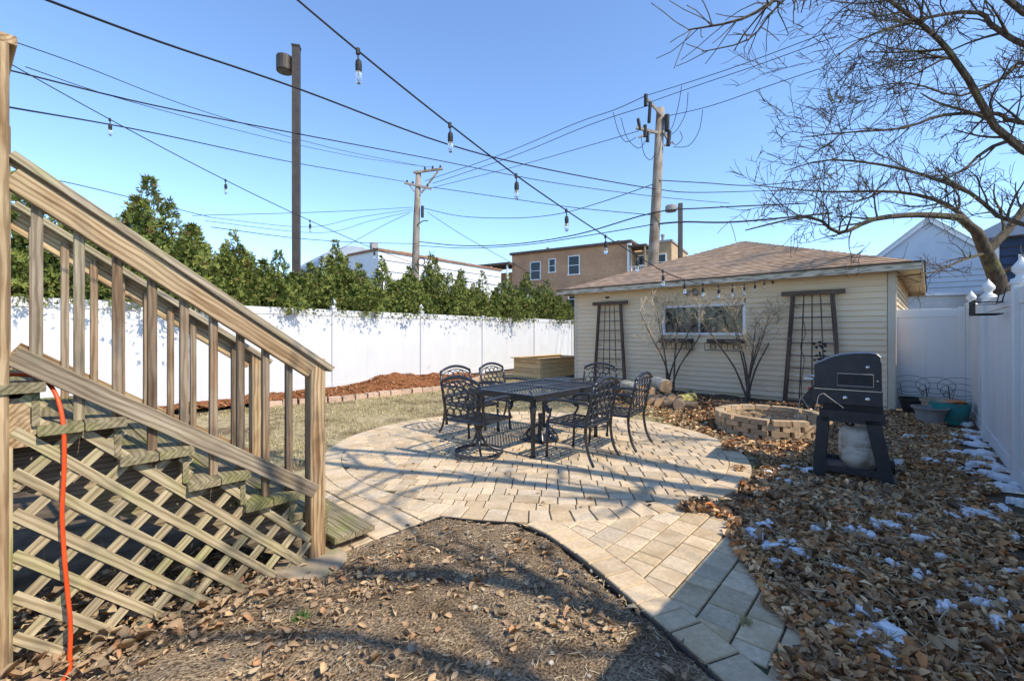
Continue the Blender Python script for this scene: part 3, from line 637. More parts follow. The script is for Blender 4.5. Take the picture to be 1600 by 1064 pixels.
for i in range(26):
    z = vr.uniform(.8, 1.25); x = -.02+vr.gauss(0, .07)-(.1 if z > 1.1 else .15); R = Matrix.Rotation(vr.uniform(0, 6), 3, 'Y')
    mb.add([R @ Vector((dx, 0, dz))+Vector((x, .045+vr.uniform(0, .03), z)) for dx, dz in ((0, -.035), (.022, 0), (0, .04), (-.022, 0))], [(0, 1, 2, 3)])
mb.build('dead_vine', M['cable'], tr)
# two iron window boxes
for i, t in enumerate((3.93, 2.80)):
    wb_ = thing('window_box', ['wrought iron window box under the left half of the garage window', 'wrought iron window box under the right half of the garage window'][i], 'window box', GA+gv*t+Vector((0, 0, 1.03)), GR, 'window boxes under the slider window')
    mb = MB(); mb.box((0, .09, .20), (.78, .16, .10)); mb.build('liner', M['dark_wood'], wb_)
    mb = MB()
    for z in (0, .16):
        mb.tube([(-.42, 0, z), (-.42, .2, z), (.42, .2, z), (.42, 0, z)], .008, 5)
    for x in np.linspace(-.42, .42, 8): mb.tube([(x, .2, 0), (x, .2, .16)], .006, 4)
    for c in (-.24, .24): mb.tube([(c+.05*math.cos(q), .2, .08+.05*math.sin(q)) for q in np.linspace(0, 2*math.pi, 13)[:-1]], .006, 4, close=True)
    mb.build('iron_frame', M['cable'], wb_)
# ================================================================ TABLE AND CHAIRS
TC = Vector((.35, 5.70, 0))
tb = thing('patio_table', 'rectangular dark cast metal patio table with slatted top', 'table', TC, ROT_UV)
TL, TW, TZ = 1.50, 1.06, .735
mb = MB()
for s in (-1, 1):
    mb.box((0, s*(TW/2-.03), TZ-.02), (TL, .06, .045)); mb.box((s*(TL/2-.03), 0, TZ-.02), (.06, TW-.12, .0445))
mb.box((0, 0, TZ-.012), (.05, TW-.12, .024)); mb.box((0, 0, TZ-.0125), (TL-.12, .05, .024))
mb.lathe([(.045, TZ-.02), (.06, TZ-.015), (.06, TZ+.004), (.03, TZ+.006)], n=18)
for sx in (-1, 1):
    mb.box((sx*TL*.5, 0, TZ-.055), (.02, TW-.05, .03))
for sy in (-1, 1): mb.box((0, sy*TW*.5, TZ-.055), (TL-.05, .02, .03))
mb.build('table_frame', M['alu'], tb)
mb = MB()
for qx in (-1, 1):
    for qy in (-1, 1):
        x0, x1 = (.025, TL/2-.06) if qx > 0 else (-TL/2+.06, -.025); y0, y1 = (.025, TW/2-.06) if qy > 0 else (-TW/2+.06, -.025)
        rect = [(x0, y0), (x1, y0), (x1, y1), (x0, y1)]; d = (math.sqrt(.5), math.sqrt(.5)*qx*qy); nrm = (-d[1], d[0])
        for i in range(-40, 41):
            p = (nrm[0]*.036*i, nrm[1]*.036*i)
            for t0, t1 in clip_strip(p, d, rect):
                if t1-t0 > .03: mb.bar((p[0]+d[0]*t0, p[1]+d[1]*t0, TZ-.012), (p[0]+d[0]*t1, p[1]+d[1]*t1, TZ-.012), .019, .012)
mb.build('table_slats', M['alu'], tb)
for sx in (-1, 1):
    for sy in (-1, 1):
        mb = MB(); c = (sx*(TL/2-.09), sy*(TW/2-.09), .03)
        mb.lathe([(.020, 0), (.030, .01), (.024, .05), (.026, .35), (.034, .50), (.045, .56), (.030, .60), (.040, .63), (.036, .67), (.036, .685)], c, 12)
        mb.tube([(c[0], c[1], .62), (c[0]-sx*.06, c[1], .66), (c[0]-sx*.15, c[1], .69)], .012, 6); mb.tube([(c[0], c[1], .62), (c[0], c[1]-sy*.06, .66), (c[0], c[1]-sy*.15, .69)], .012, 6)
        mb.build('leg', M['alu'], tb, smooth=True)
ub = thing('umbrella_base', 'black cast iron umbrella base with scrollwork under the patio table', 'umbrella base', TC+Vector((.02, .05, .036)), ROT_UV)
mb = MB(); mb.lathe([(.24, 0), (.245, .015), (.20, .03), (.10, .05), (.035, .07), (.028, .30), (.033, .31), (.03, .34)], n=24); mb.build('base_plate', M['alu'], ub, smooth=False)
mb = MB()
for k in range(8):
    a = 2*math.pi*k/8; mb.tube([(.05*math.cos(a), .05*math.sin(a), .20), (.12*math.cos(a), .12*math.sin(a), .17), (.19*math.cos(a), .19*math.sin(a), .09), (.23*math.cos(a), .23*math.sin(a), .03)], .011, 5)
    mb.tube([(.15*math.cos(a)+.035*math.cos(q)*math.cos(a), .15*math.sin(a)+.035*math.cos(q)*math.sin(a), .07+.035*math.sin(q)) for q in np.linspace(0, 2*math.pi, 9)[:-1]], .008, 4, close=True)
mb.build('scrollwork', M['alu'], ub)
def make_chair(label, swivel):
    """faces +x in local axes; seat centre over the origin"""
    o = thing('patio_chair', label, 'chair', group='cast metal chairs around the patio table')
    hw, sz = .27, .42
    def backx(z): return -.23-.10*max(0, (z-sz))/.48-.03*max(0, z-sz-.25)
    # back frame: posts + arched top
    mb = MB()
    for s in (-1, 1):
        mb.tube([(backx(z)+(0 if z > .4 else 0), s*hw*(1-.02*(z-.4)), z) for z in (.36, .5, .62, .74, .84)], .0155, 8)
    top = [(backx(.84+.075*math.cos(t*math.pi/2)**1.0), hw*t, .845+.07*(1-t*t)) for t in np.linspace(-1, 1, 13)]
    mb.tube(top, .019, 8); mb.tube([(backx(.46), -hw, .47), (backx(.46), hw, .47)], .012, 6)
    mb.tube([(t_[0], t_[1]*.93, t_[2]-.045) for t_ in top], .008, 5)
    mb.build('back_frame', M['alu'], o, smooth=True)
    mb = MB(); r = .043; row = 0; z = .515
    while z < .87:
        n = 5 if row % 2 == 0 else 4
        for i in range(n):
            y = (i-(n-1)/2)*.098
            lim = .845+.07*(1-(y/hw)**2)-.05
            if z+r*.7 > lim: continue
            mb.tube([(backx(z+r*math.sin(q)), y+r*1.08*math.cos(q), z+r*math.sin(q)) for q in np.linspace(0, 2*math.pi, 11)[:-1]], .0075, 5, close=True)
        row += 1; z += .073
    mb.build('back_lattice', M['alu'], o, smooth=True)
    mb = MB(); sf = [(-.23, -hw+.01), (.24, -hw-.0), (.27, -hw+.06), (.27, hw-.06), (.24, hw), (-.23, hw-.01)]
    mb.tube([(x, y, sz) for x, y in sf], .014, 6, close=True)
    for i in range(7): x = -.17+i*.066; mb.bar((x, -hw+.01, sz+.004), (x, hw-.01, sz+.004), .034, .007)
    for y in (-.12, 0, .12): mb.bar((-.22, y, sz-.003), (.26, y, sz-.003), .02, .006)
    mb.build('seat', M['alu'], o)
    for s in (-1, 1):
        mb = MB(); y = s*(hw+.012)
        pts = [Vector(q) for q in ((backx(.66), y, .66), (-.12, y, .672), (.05, y, .675), (.18, y, .665), (.255, y, .625), (.262, y, .57), (.23, y, .53), (.195, y, .545), (.20, y, .575))]
        mb.tube(smooth_path(pts, 3), .0165, 7); mb.tube(smooth_path([Vector(q) for q in ((.255, y, .60), (.20, y, .52), (.22, y, .46), (.25, y*.98, sz))], 3), .013, 6)
        mb.build('arm', M['alu'], o, smooth=True)
    if not swivel:
        for s in (-1, 1):
            mb = MB(); mb.tube(smooth_path([Vector(q) for q in ((-.23, s*hw, sz+.02), (-.235, s*hw, .30), (-.27, s*hw, .14), (-.33, s*(hw+.01), .036))], 3), .0155, 7); mb.build('leg', M['alu'], o, smooth=True)
            mb = MB(); mb.tube([(.24, s*hw, sz), (.245, s*hw, .22), (.255, s*hw, .036)], [.018, .015, .014], 8); mb.lathe([(.02, .033), (.022, .04), (.018, .055)], (.255, s*hw, 0), 8); mb.build('leg', M['alu'], o, smooth=True)
        mb = MB(); mb.tube([(.24, -hw, .2), (.24, hw, .2)], .0, 3) if False else None
    else:
        mb = MB(); mb.tube([(.27*math.cos(q), .27*math.sin(q), .052) for q in np.linspace(0, 2*math.pi, 33)[:-1]], .017, 8, close=True); mb.build('base_ring', M['alu'], o, smooth=True)
        for k in range(4):
            a = math.pi/4+k*math.pi/2; mb = MB()
            mb.tube(smooth_path([Vector((rr*math.cos(a), rr*math.sin(a), zz)) for rr, zz in ((.02, .30), (.035, .22), (.09, .13), (.18, .075), (.27, .055))], 3), .014, 6); mb.build('base_leg', M['alu'], o, smooth=True)
        mb = MB(); mb.lathe([(.03, .20), (.035, .30), (.05, .32), (.05, .36), (.12, .385), (.12, .405)], n=14); mb.build('swivel_column', M['alu'], o)
        mb = MB()
        for s in (-1, 1): mb.bar((-.22, s*.12, .405), (.24, s*.12, .405), .03, .014)
        mb.build('seat_plate', M['alu'], o)
    return o
ch4 = make_chair('dark metal armchair at the far left of the patio table, nearest the mulch bed', False)
sw = make_chair('dark metal swivel chair on a ring base at the near left end of the table', True)
def put(o, da, db, rot, label=None):
    w = TC+U*da+V*db; o.location = (w.x, w.y, .036 if in_ell(w.x, w.y) else .0); o.rotation_euler = (0, 0, ROT_UV+math.radians(rot))
    if label: o['label'] = label
put(sw, -1.02, .06, 8)
put(ch4, -.38, .88, -90)
specs = [(.38, .90, -86, 'dark metal armchair at the far side of the table, in front of the raised planter'), (-.36, -.86, 92, 'dark metal armchair in the front right, its back to the fire pit side'), (.42, -.90, 97, 'dark metal armchair at the right, nearest the log pile')]
for da, db, r, lb in specs: put(copy_tree(ch4), da, db, r, lb)
c2 = copy_tree(sw); put(c2, 1.16, -.05, 184, 'dark metal chair at the far end of the table, facing the camera below the trellis')

# ================================================================ GRILL (local x = along its visible side towards the right, y = away)
gl = Vector((2.985, 4.31, 0)); grd = Vector((3.41, 3.985, 0)); gdir = (grd-gl).normalized(); grot = math.atan2(gdir.y, gdir.x)
gr = thing('gas_grill', 'black gas grill cart with closed lid and steel side handle', 'grill', gl, grot)
GW = (grd-gl).length; GD = .52
def sx(px): return (px-1282)/106*GW
def gz(py, Y=4.15): return H-(py-HY)/F*Y
lid = [(sx(1277), gz(608)), (sx(1277), gz(571)), (sx(1290), gz(565)), (sx(1303), gz(559)), (sx(1320), gz(554)), (sx(1340), gz(551.5)), (sx(1362), gz(551)), (sx(1371), gz(552.5)), (sx(1376), gz(557)), (sx(1377.5), gz(566)), (sx(1378), gz(608))]
mb = MB(); mb.prism([(x, 0, z) for x, z in reversed(lid)], (0, GD, 0)); lid_o = mb.build('lid', M['grill_black'], gr)
mb = MB(); mb.tube([(x, -.002, z) for x, z in lid[1:10]], .0045, 5); mb.build('lid_rim', M['chrome'], lid_o)
mb = MB(); x0, x1, z0_, z1_ = sx(1313), sx(1366), gz(603), gz(584); mb.tube([(x0, -.006, z0_), (x1, -.006, z0_), (x1, -.006, z1_), (x0, -.006, z1_)], .004, 6, close=True); mb.build('panel_frame', M['grey_pot'], lid_o)
mb = MB(); mb.box(((x0+x1)/2, -.002, (z0_+z1_)/2), (x1-x0-.02, .006, z1_-z0_-.02)); mb.build('panel_recess', M['black_plastic'], lid_o)
mb = MB(); mb.lathe([(.012, 0), (.014, .004), (.006, .008)], n=12); mb.build('badge', M['chrome'], lid_o, Matrix.Translation((sx(1358), -.001, gz(573))) @ Matrix.Rotation(math.pi/2, 4, 'X'))
mb = MB(); mb.box(((sx(1274)+sx(1379))/2, GD/2, (gz(609)+gz(632))/2), (sx(1379)-sx(1274), GD+.02, gz(609)-gz(632))); mb.build('control_panel', M['grill_black'], gr)
mb = MB(); mb.box(((sx(1277)+sx(1378))/2, -.014, gz(609.5)), (sx(1378)-sx(1277), .012, .008)); mb.build('panel_trim', M['chrome'], gr)
for px in (1325, 1358):
    mb = MB(); mb.lathe([(.018, 0), (.018, .008), (.011, .012), (.010, .028), (.0, .029)], n=14); mb.build('knob', M['chrome'], gr, Matrix.Translation((sx(px), -.008, gz(622))) @ Matrix.Rotation(math.pi/2, 4, 'X'))
mb = MB(); mb.box((GW/2, GD/2, (gz(632)+gz(645))/2), (GW*.85, GD*.9, gz(632)-gz(645))); mb.build('firebox', M['black_plastic'], gr)
mb = MB(); mb.box((GW/2+.0, .02, (gz(643)+gz(661))/2), (sx(1377)-sx(1281), .04, gz(643)-gz(661)))
mb.box((GW/2+.0, GD-.02, (gz(643)+gz(661))/2), (sx(1377)-sx(1281), .04, gz(643)-gz(661))); mb.build('cart_beam', M['grill_black'], gr)
for y in (.02, GD-.02):
    mb = MB(); mb.prism([(x, y-.02, z) for x, z in ((sx(1281), gz(655)), (sx(1300), gz(655)), (sx(1292), .0), (sx(1274), .0))], (0, .04, 0)); mb.build('leg', M['grill_black'], gr)
    mb = MB(); mb.prism([(x, y-.02, z) for x, z in ((sx(1354), gz(655)), (sx(1377), gz(655)), (sx(1398), .0), (sx(1377), .0))], (0, .04, 0)); mb.build('leg', M['grill_black'], gr)
mb = MB(); mb.box((GW/2, .02, .12), (GW-.02, .03, .06)); mb.box((GW/2, GD-.02, .12), (GW-.02, .03, .06)); mb.box((GW/2, GD/2, .105), (GW-.02, GD-.08, .02)); mb.build('bottom_shelf', M['grill_black'], gr)
for x in (-.035, GW+.045):
    mb = MB(); mb.lathe([(.03, -.02), (.075, -.022), (.085, -.012), (.085, .012), (.075, .022), (.03, .02)], n=20); mb.build('wheel', M['black_plastic'], gr, Matrix.Translation((x, GD-.03, .085)) @ Matrix.Rotation(math.pi/2, 4, 'Y'))
mb = MB(); mb.tube(smooth_path([Vector(q) for q in ((-.02, .08, gz(597)), (-.09, .08, gz(596)), (-.105, .12, gz(596)), (-.105, .40, gz(596)), (-.09, .44, gz(596)), (-.02, .44, gz(597)))], 3), .011, 8); mb.build('handle', M['chrome'], gr, smooth=True)
mb = MB(); mb.prism([(x, .05, z) for x, z in ((-.03, gz(606)), (-.05, gz(609)), (-.125, gz(628)), (-.125, gz(640)), (-.03, gz(641)))], (0, GD-.1, 0)); mb.build('folded_shelf', M['grill_black'], gr)
mb = MB(); mb.tube([(-.07, .04, gz(611)), (-.07, .01, gz(611))], .013, 10); mb.build('lighter_button', M['red'], gr)
mb = MB(); mb.tube(smooth_path([Vector(q) for q in ((sx(1292), -.02, gz(617)), (sx(1284), -.03, gz(622)), (sx(1280), -.03, gz(640)), (sx(1272), -.02, gz(648)), (sx(1256), .0, gz(628)), (sx(1251), .02, gz(650)), (sx(1250), .02, gz(700)))], 4), .0022, 5); mb.tube([(sx(1292), -.02, gz(617)), (sx(1323), -.02, gz(638))], .0028, 5); mb.build('probe_cable', M['vinyl_old'], gr)
mb = MB(); mb.tube(smooth_path([Vector(q) for q in ((GW*.35, .1, gz(655)), (GW*.40, .12, gz(664)), (GW*.5, .18, gz(670)), (GW*.62, .25, gz(668)))], 4), .009, 6); mb.build('gas_hose', M['cable'], gr)
for zq in (.9, 1.0):
    mb = MB(); mb.lathe([(.006, 0), (.007, .003), (.0, .005)], n=8); mb.build('screw', M['chrome'], gr, Matrix.Translation((sx(1372), -.001, zq-.02)) @ Matrix.Rotation(math.pi/2, 4, 'X'))
tk = thing('propane_tank', 'dirty grey propane tank standing on the grill cart shelf', 'propane tank', gl+gdir*(GW*.62)+Vector((-gdir.y, gdir.x, 0))*.25+Vector((0, 0, .118)), grot)
mb = MB(); mb.lathe([(.11, 0), (.11, .02), (.13, .03), (.165, .07), (.17, .12), (.17, .30), (.162, .35), (.12, .395), (.05, .415), (.03, .42)], n=28); mb.build('body', M['tank'], tk, smooth=True)
mb = MB(); mb.tube([(.17*math.cos(q), .17*math.sin(q), .21) for q in np.linspace(0, 2*math.pi, 29)[:-1]], .004, 4, close=True); mb.build('weld_band', M['tank'], tk)
mb = MB()
for q0 in np.linspace(0, 2*math.pi, 25)[:-1]:
    if .3 < (q0 % math.pi) < 1.0: continue
    q1 = q0+2*math.pi/24; mb.add([(.085*math.cos(q0), .085*math.sin(q0), .39), (.085*math.cos(q1), .085*math.sin(q1), .39), (.08*math.cos(q1), .08*math.sin(q1), .50), (.08*math.cos(q0), .08*math.sin(q0), .50)], [(0, 1, 2, 3)])
mb.build('collar', M['tank'], tk); mb = MB(); mb.lathe([(.02, .41), (.02, .45), (.03, .455), (.03, .475), (.0, .48)], n=12); mb.tube([(0, 0, .45), (-.1, .02, .47), (-.2, .05, .52)], .009, 6); mb.build('valve', M['black_plastic'], tk)
# litter: small white tag on the flagstones
mb = MB(); mb.box((0, 0, .03), (.085, .004, .055), Matrix.Rotation(-.35, 3, 'X')); mb.box((0, .03, .012), (.085, .05, .004))
tag(mb.build('plastic_tag', M['white_paint'], None, Matrix.Translation((*G(1404, 731).xy, .036))), 'small folded white plastic tag lying on the flagstone right of the grill', 'litter')

# ================================================================ FIRE PIT, LOGS, POTS, PLANTER
pc = Vector((3.74, 6.38, 0)); fp = thing('fire_pit', 'round fire pit of stacked tan bricks with gaps between them, left of the grill', 'fire pit', pc)
for c in range(4):
    n = 18; r = .66
    for i in range(n):
        if c == 3 and i == 14: continue
        a = 2*math.pi*(i+.5*(c % 2)+rnd.uniform(-.06, .06))/n; mb = MB(); mb.box((0, 0, 0), (.12, .205, .066), taper=.97)
        mb.build('brick', M['pit_brick'], fp, Matrix.Translation(((r+rnd.uniform(-.012, .012))*math.cos(a), (r+rnd.uniform(-.012, .012))*math.sin(a), .035+c*.069)) @ Matrix.Rotation(a+rnd.uniform(-.09, .09), 4, 'Z') @ Matrix.Rotation(rnd.uniform(-.02, .02), 4, 'X'))
mb = MB(); mb.lathe([(.0, .03), (.55, .03), (.57, .0)], n=24); mb.build('ash_bed', mat('ash', (.03, .028, .026), (.12, .11, .10), scale=20, rough=1, bump=1, bdist=.04, var=0), fp)
bag = MB(); br_ = random.Random(3)
pts = []
for k in range(5):
    for q in range(10): a = 2*math.pi*q/10; rr = [.11, .14, .12, .07, .02][k]*br_.uniform(.75, 1.2); pts.append((rr*math.cos(a), rr*.7*math.sin(a), [0, .04, .09, .13, .15][k]+br_.uniform(-.015, .015)))
bag.add(pts, [(k*10+q, k*10+(q+1) % 10, (k+1)*10+(q+1) % 10, (k+1)*10+q) for k in range(4) for q in range(10)])
tag(bag.build('plastic_bag', M['black_plastic'], None, Matrix.Translation(pc+Vector((.05, .18, .04)))), 'crumpled black plastic bag lying inside the fire pit', 'bag')
# log pile
lg = []
ppx = lambda px, py, Y: P(px, py, Y)
logs = [(1001, 611, 8.75, .115, .62), (1003, 627, 8.55, .10, .55), (995, 634, 8.45, .07, .45), (1020, 612, 8.75, .085, .5), (1026, 625, 8.55, .09, .5), (1019, 634, 8.4, .085, .5), (1038, 626, 8.5, .085, .5), (1041, 604, 8.7, .12, .5), (1050, 621, 8.5, .075, .55), (1030, 636, 8.3, .085, .45), (1004, 637, 8.35, .07, .4), (1062, 625, 8.35, .085, .5), (1060, 638, 8.1, .09, .42), (1047, 632, 8.3, .08, .4), (1012, 621, 8.7, .07, .4), (1090, 640, 8.15, .075, .6)]
names = {0: 'thick birch log on top of the pile at its left end', 1: 'log below the thick birch log at the left of the pile', 2: 'thin log at the outer left edge of the pile', 3: 'log in the upper row just right of the birch log', 4: 'log in the middle of the pile, second row', 5: 'log in the bottom row left of the middle', 6: 'log in the second row under the thick split log', 7: 'thick split log on top of the pile under the shrub stem', 8: 'slim pale log above the yellow green one', 9: 'lowest log at the front centre of the pile', 10: 'small log at the front left foot of the pile', 11: 'yellow green barked log at the right end of the pile', 12: 'short log lying at the front right foot of the pile', 13: 'log in the bottom row left of the yellow green log', 14: 'thin log wedged between the upper left logs', 15: 'single log lying on the leaves right of the pile'}
for i, (px, py, Y, r, L) in enumerate(logs):
    c = P(px, py, Y); c.z = max(c.z, r*.95)
    ang = math.radians(rnd.uniform(82, 112)) if i not in (11, 12, 15) else math.radians({11: 40, 12: 60, 15: 165}[i]); r *= 1.12
    d = Vector((math.cos(ang), math.sin(ang), rnd.uniform(-.05, .08) if i != 15 else 0)); lo = thing('log', names.get(i, 'cut firewood log with pale round end in the stack by the garage'), 'log', c, 0, 'firewood logs stacked by the garage')
    mb = MB(); n = 14; ring = []
    for t, rr in ((0, .96), (.04, 1), (.96, 1), (1, .96)):
        ring.append((t, rr))
    x = d.normalized(); y = x.orthogonal().normalized(); z = x.cross(y); prof = [rnd.uniform(.9, 1.08) for _ in range(n)]
    vs2 = [x*(t*L)+(y*math.cos(2*math.pi*k/n)+z*math.sin(2*math.pi*k/n))*r*rr*prof[k] for t, rr in ring for k in range(n)]
    mb.add(vs2, [(a*n+k, a*n+(k+1) % n, (a+1)*n+(k+1) % n, (a+1)*n+k) for a in range(3) for k in range(n)])
    bk = M['log_bark'] if i not in (0, 7, 11) else (mat('mossy_bark', (.25, .22, .06), (.48, .42, .16), scale=10, bump=.5) if i == 11 else mat('pale_birch_bark', (.30, .25, .17), (.60, .54, .42), scale=12, bump=.6))
    mb.build('bark', bk, lo)
    for sgn, vv in ((-1, vs2[:n]), (1, vs2[-n:])):
        mb = MB(); mb.add([v+x*.003*sgn for v in vv], [tuple(range(n))]); mb.build('cut_face', M['log_end'], lo)
# pots in the corner
def pot(name, label, c, prof, m, soil_r=None, soil_z=0, n=28, flute=0, inner=None):
    o = thing(name, label, 'flower pot', c, 0, 'pots standing in the corner by the gate')
    mb = MB(); mb.lathe(prof, n=n, flute=flute, fn=14); mb.build('pot_wall', m, o, smooth=False)
    if soil_r: mb = MB(); mb.lathe([(soil_r, soil_z-.01), (soil_r, soil_z), (0, soil_z+.004)], n=n); mb.build('potting_soil', inner or M['ground'], o)
    return o
pot('flower_pot', 'wide black plastic pot against the garage corner', (6.98, 7.62, 0), [(.14, 0), (.16, .01), (.22, .25), (.235, .26), (.235, .29), (.215, .29), (.20, .22), (.0, .22)], M['black_plastic'], .19, .24)
pot('flower_pot', 'grey fluted bowl pot with wide rim standing in front', (6.50, 6.86, 0), [(.13, 0), (.15, .01), (.175, .18), (.2, .235), (.225, .25), (.225, .27), (.2, .27), (.18, .2), (.0, .2)], M['grey_pot'], .19, .225, flute=.015, n=56)
pot('flower_pot', 'brown tan pot half hidden behind the grey bowl', (6.95, 7.22, 0), [(.13, 0), (.19, .28), (.21, .30), (.21, .33), (.18, .33), (.16, .25), (.0, .25)], M['tan_pot'], .15, .28)
tp = pot('flower_pot', 'large teal glazed pot at the fence corner with smaller pots inside', (6.87, 6.92, 0), [(.16, 0), (.2, .02), (.23, .20), (.24, .31), (.245, .33), (.22, .33), (.205, .2), (.0, .2)], M['teal'], .23, .24)
pot('nested_pot', 'small tan pot stuck inside the teal pot', (6.79, 6.90, .25), [(.07, 0), (.10, .09), (.11, .10), (.09, .10), (.0, .08)], M['tan_pot'])
pot('nested_pot', 'orange plastic pot stuck inside the teal pot, on its right', (6.97, 6.93, .25), [(.08, 0), (.105, .085), (.118, .09), (.118, .105), (.10, .105), (.0, .08)], M['clay'])
for i, (x, y, s) in enumerate(((7.02, 7.78, .26), (7.22, 7.52, .25), (7.43, 7.32, .27))):
    wc = thing('wire_hoop', ['black wire plant support leaning on the gate, nearest the garage', 'middle black wire plant support leaning on the gate', 'black wire plant support nearest the right fence'][i], 'plant support', (x, y, 0), -TH, 'wire plant supports behind the pots')
    mb = MB()
    for k, (zc, rr) in enumerate(((.52, s), (.44, s*.85), (.36, s*.7))):
        mb.tube([(rr*math.cos(q), .03*k+.06*math.sin(q), zc+rr*.55*math.sin(q)) for q in np.linspace(0, 2*math.pi, 25)[:-1]], .0035, 4, close=True)
    for q in (0, 2.1, 4.2): mb.tube([(s*.6*math.cos(q), .05, .02), (s*math.cos(q), .05*math.sin(q), .52)], .0035, 4)
    mb.build('wire', M['cable'], wc)
# raised planter of new boards
pb = thing('raised_planter', 'raised garden bed of new yellow pine boards by the garage', 'planter', G(846, 592), ROT_UV)
for k in range(4):
    z = .075+k*.15
    beam('plank', (-.02, 0, z), (-.02, 1.1, z), .04, .142, M['cedar'], pb); beam('plank', (0, -.02, z), (2.5, -.02, z), .04, .142, M['cedar'], pb)
    beam('plank', (2.5, 0, z), (2.5, 1.1, z), .04, .142, M['cedar'], pb); beam('plank', (0, 1.1, z), (2.5, 1.1, z), .04, .142, M['cedar'], pb)
beam('cap_board', (-.06, -.07, .615), (-.06, 1.17, .615), .14, .03, M['cedar'], pb); beam('cap_board', (.015, -.03, .615), (2.5, -.03, .615), .14, .03, M['cedar'], pb)
beam('cap_board', (.015, 1.10, .615), (2.5, 1.10, .615), .14, .03, M['cedar'], pb)
mb = MB(); mb.box((1.25, .54, .25), (2.44, 1.06, .5)); mb.build('bed_soil', M['ground'], pb)
# ================================================================ VEGETATION
rs = np.random.RandomState(5)
def unit(v): return v/np.maximum(np.linalg.norm(v, axis=-1, keepdims=True), 1e-9)
def leaves_mesh(name, pos, size, tilt, cols, mat_, seed, asp=.55, curl=.55, parent=None):
    """curled 8-vertex leaves; pos (N,3), size (N,), tilt = max tilt in rad"""
    r = np.random.RandomState(seed); n = len(pos)
    u = np.array([0, .22, .22, .22, .62, .62, .62, 1.0]); w = np.array([0, -.75, 0, .75, -.9, 0, .9, 0])*.5
    yaw = r.rand(n)*2*np.pi; el = (r.rand(n)-.35)*tilt; roll = (r.rand(n)-.5)*2*tilt
    a = asp*r.uniform(.7, 1.3, n)
    x = (u[None]-.5+r.normal(0, .03, (n, 8)))*size[:, None]; y = w[None]*(size*a)[:, None]*r.uniform(.6, 1.3, (n, 8))
    k1 = curl*r.uniform(-.6, 1.4, n); k2 = curl*r.uniform(-.5, 2.2, n)
    z = k1[:, None]*(u[None]-.5)**2*size[:, None]*1.6+k2[:, None]*(w[None])**2*size[:, None]*2.2
    cy, sy = np.cos(yaw), np.sin(yaw); ce, se = np.cos(el), np.sin(el); cr, sr = np.cos(roll), np.sin(roll)
    y2 = y*cr[:, None]-z*sr[:, None]; z2 = y*sr[:, None]+z*cr[:, None]
    x3 = x*ce[:, None]-z2*se[:, None]; z3 = x*se[:, None]+z2*ce[:, None]
    X = x3*cy[:, None]-y2*sy[:, None]; Y = x3*sy[:, None]+y2*cy[:, None]
    z3 = z3-z3.min(1, keepdims=True)*.85
    Vv = np.stack([X+pos[:, 0:1], Y+pos[:, 1:2], z3+pos[:, 2:3]], -1)
    f = np.array([[0, 2, 1], [0, 3, 2], [1, 2, 5], [1, 5, 4], [2, 3, 6], [2, 6, 5], [4, 5, 7], [5, 6, 7]])
    Fv = (f[None]+np.arange(n)[:, None, None]*8).reshape(-1, 3)
    C = np.repeat(cols, 8, 0)*np.tile(np.array([.9, .85, 1.1, .85, .9, 1.1, .9, 1.0]), n)[:, None]
    o = np_mesh(name, Vv, Fv, mat_, C, parent, smooth=True); return o
PAL = np.array([(.34, .185, .085), (.44, .265, .13), (.24, .125, .06), (.54, .36, .19), (.42, .17, .06), (.16, .09, .05), (.60, .44, .26), (.30, .20, .12), (.46, .30, .165), (.11, .065, .04), (.36, .21, .10)])
def leafcols(n, r, bright=1.0): return PAL[r.randint(0, len(PAL), n)]*r.uniform(.75, 1.2, (n, 1))*bright
def scatter(n, box, cond, r):
    out = []; tot = 0
    while tot < n:
        x = r.uniform(box[0], box[1], n); y = r.uniform(box[2], box[3], n); k = cond(x, y); out.append(np.stack([x[k], y[k]], 1)); tot += k.sum()
    return np.concatenate(out)[:n]
def ab(x, y): return x*U.x+y*U.y, x*V.x+y*V.y
def lin_ell(x, y, k=0): return ((x-EC[0])/(ERX+k))**2+((y-EC[1])/(ERY+k))**2
# litter on the shaded right side
rpoly = [(.98, 1.2), (1.22, 1.85), (1.36, 2.3), (1.47, 2.75), (1.62, 3.35), (1.95, 3.75), (2.35, 4.1), (2.62, 4.7), (2.8, 5.3), (3.3, 5.4), (4.6, 6.0), (5.3, 7.2), (6.8, 7.8), (7.4, 7.3), (1.35, .5), (.8, .5)]
def dens_right(x, y):
    a, b = ab(x, y); ins = in_poly_np(x+(vnoise(x, y, 4, 3)-.35)*.5, y+(vnoise(x, y, 4, 4)-.65)*.45, rpoly) & (b > -.72)
    far = np.clip((y-3.6)/2.5, 0, 1); keep = r_.rand(len(x)) < (1-.55*far)*np.clip(.35+1.3*vnoise(x, y, 1.7, 8), .25, 1)
    return ins & keep
r_ = np.random.RandomState(12)
pr = scatter(44000, (.8, 7.5, .5, 7.9), dens_right, r_)
pos = np.column_stack([pr, .002+.05*r_.rand(len(pr))**1.3*(.4+.6*vnoise(pr[:, 0], pr[:, 1], 3, 9))+np.where((lin_ell(pr[:, 0], pr[:, 1]) < 1.03) | in_poly_np(pr[:, 0], pr[:, 1], pp), .035, 0)])
sz = (.02+.058*r_.rand(len(pr))**1.4)
tag(leaves_mesh('leaf_litter', pos, sz, 1.15, leafcols(len(pr), r_, 1.6)*.9+np.array([(.10, .065, .035)]), M['leaf'], 1), 'deep brown dry leaf litter covering the ground by the right fence', 'leaf litter', kind='stuff')
big = scatter(220, (.9, 5, .9, 5), lambda x, y: dens_right(x, y) & (y < 4.6), r_)
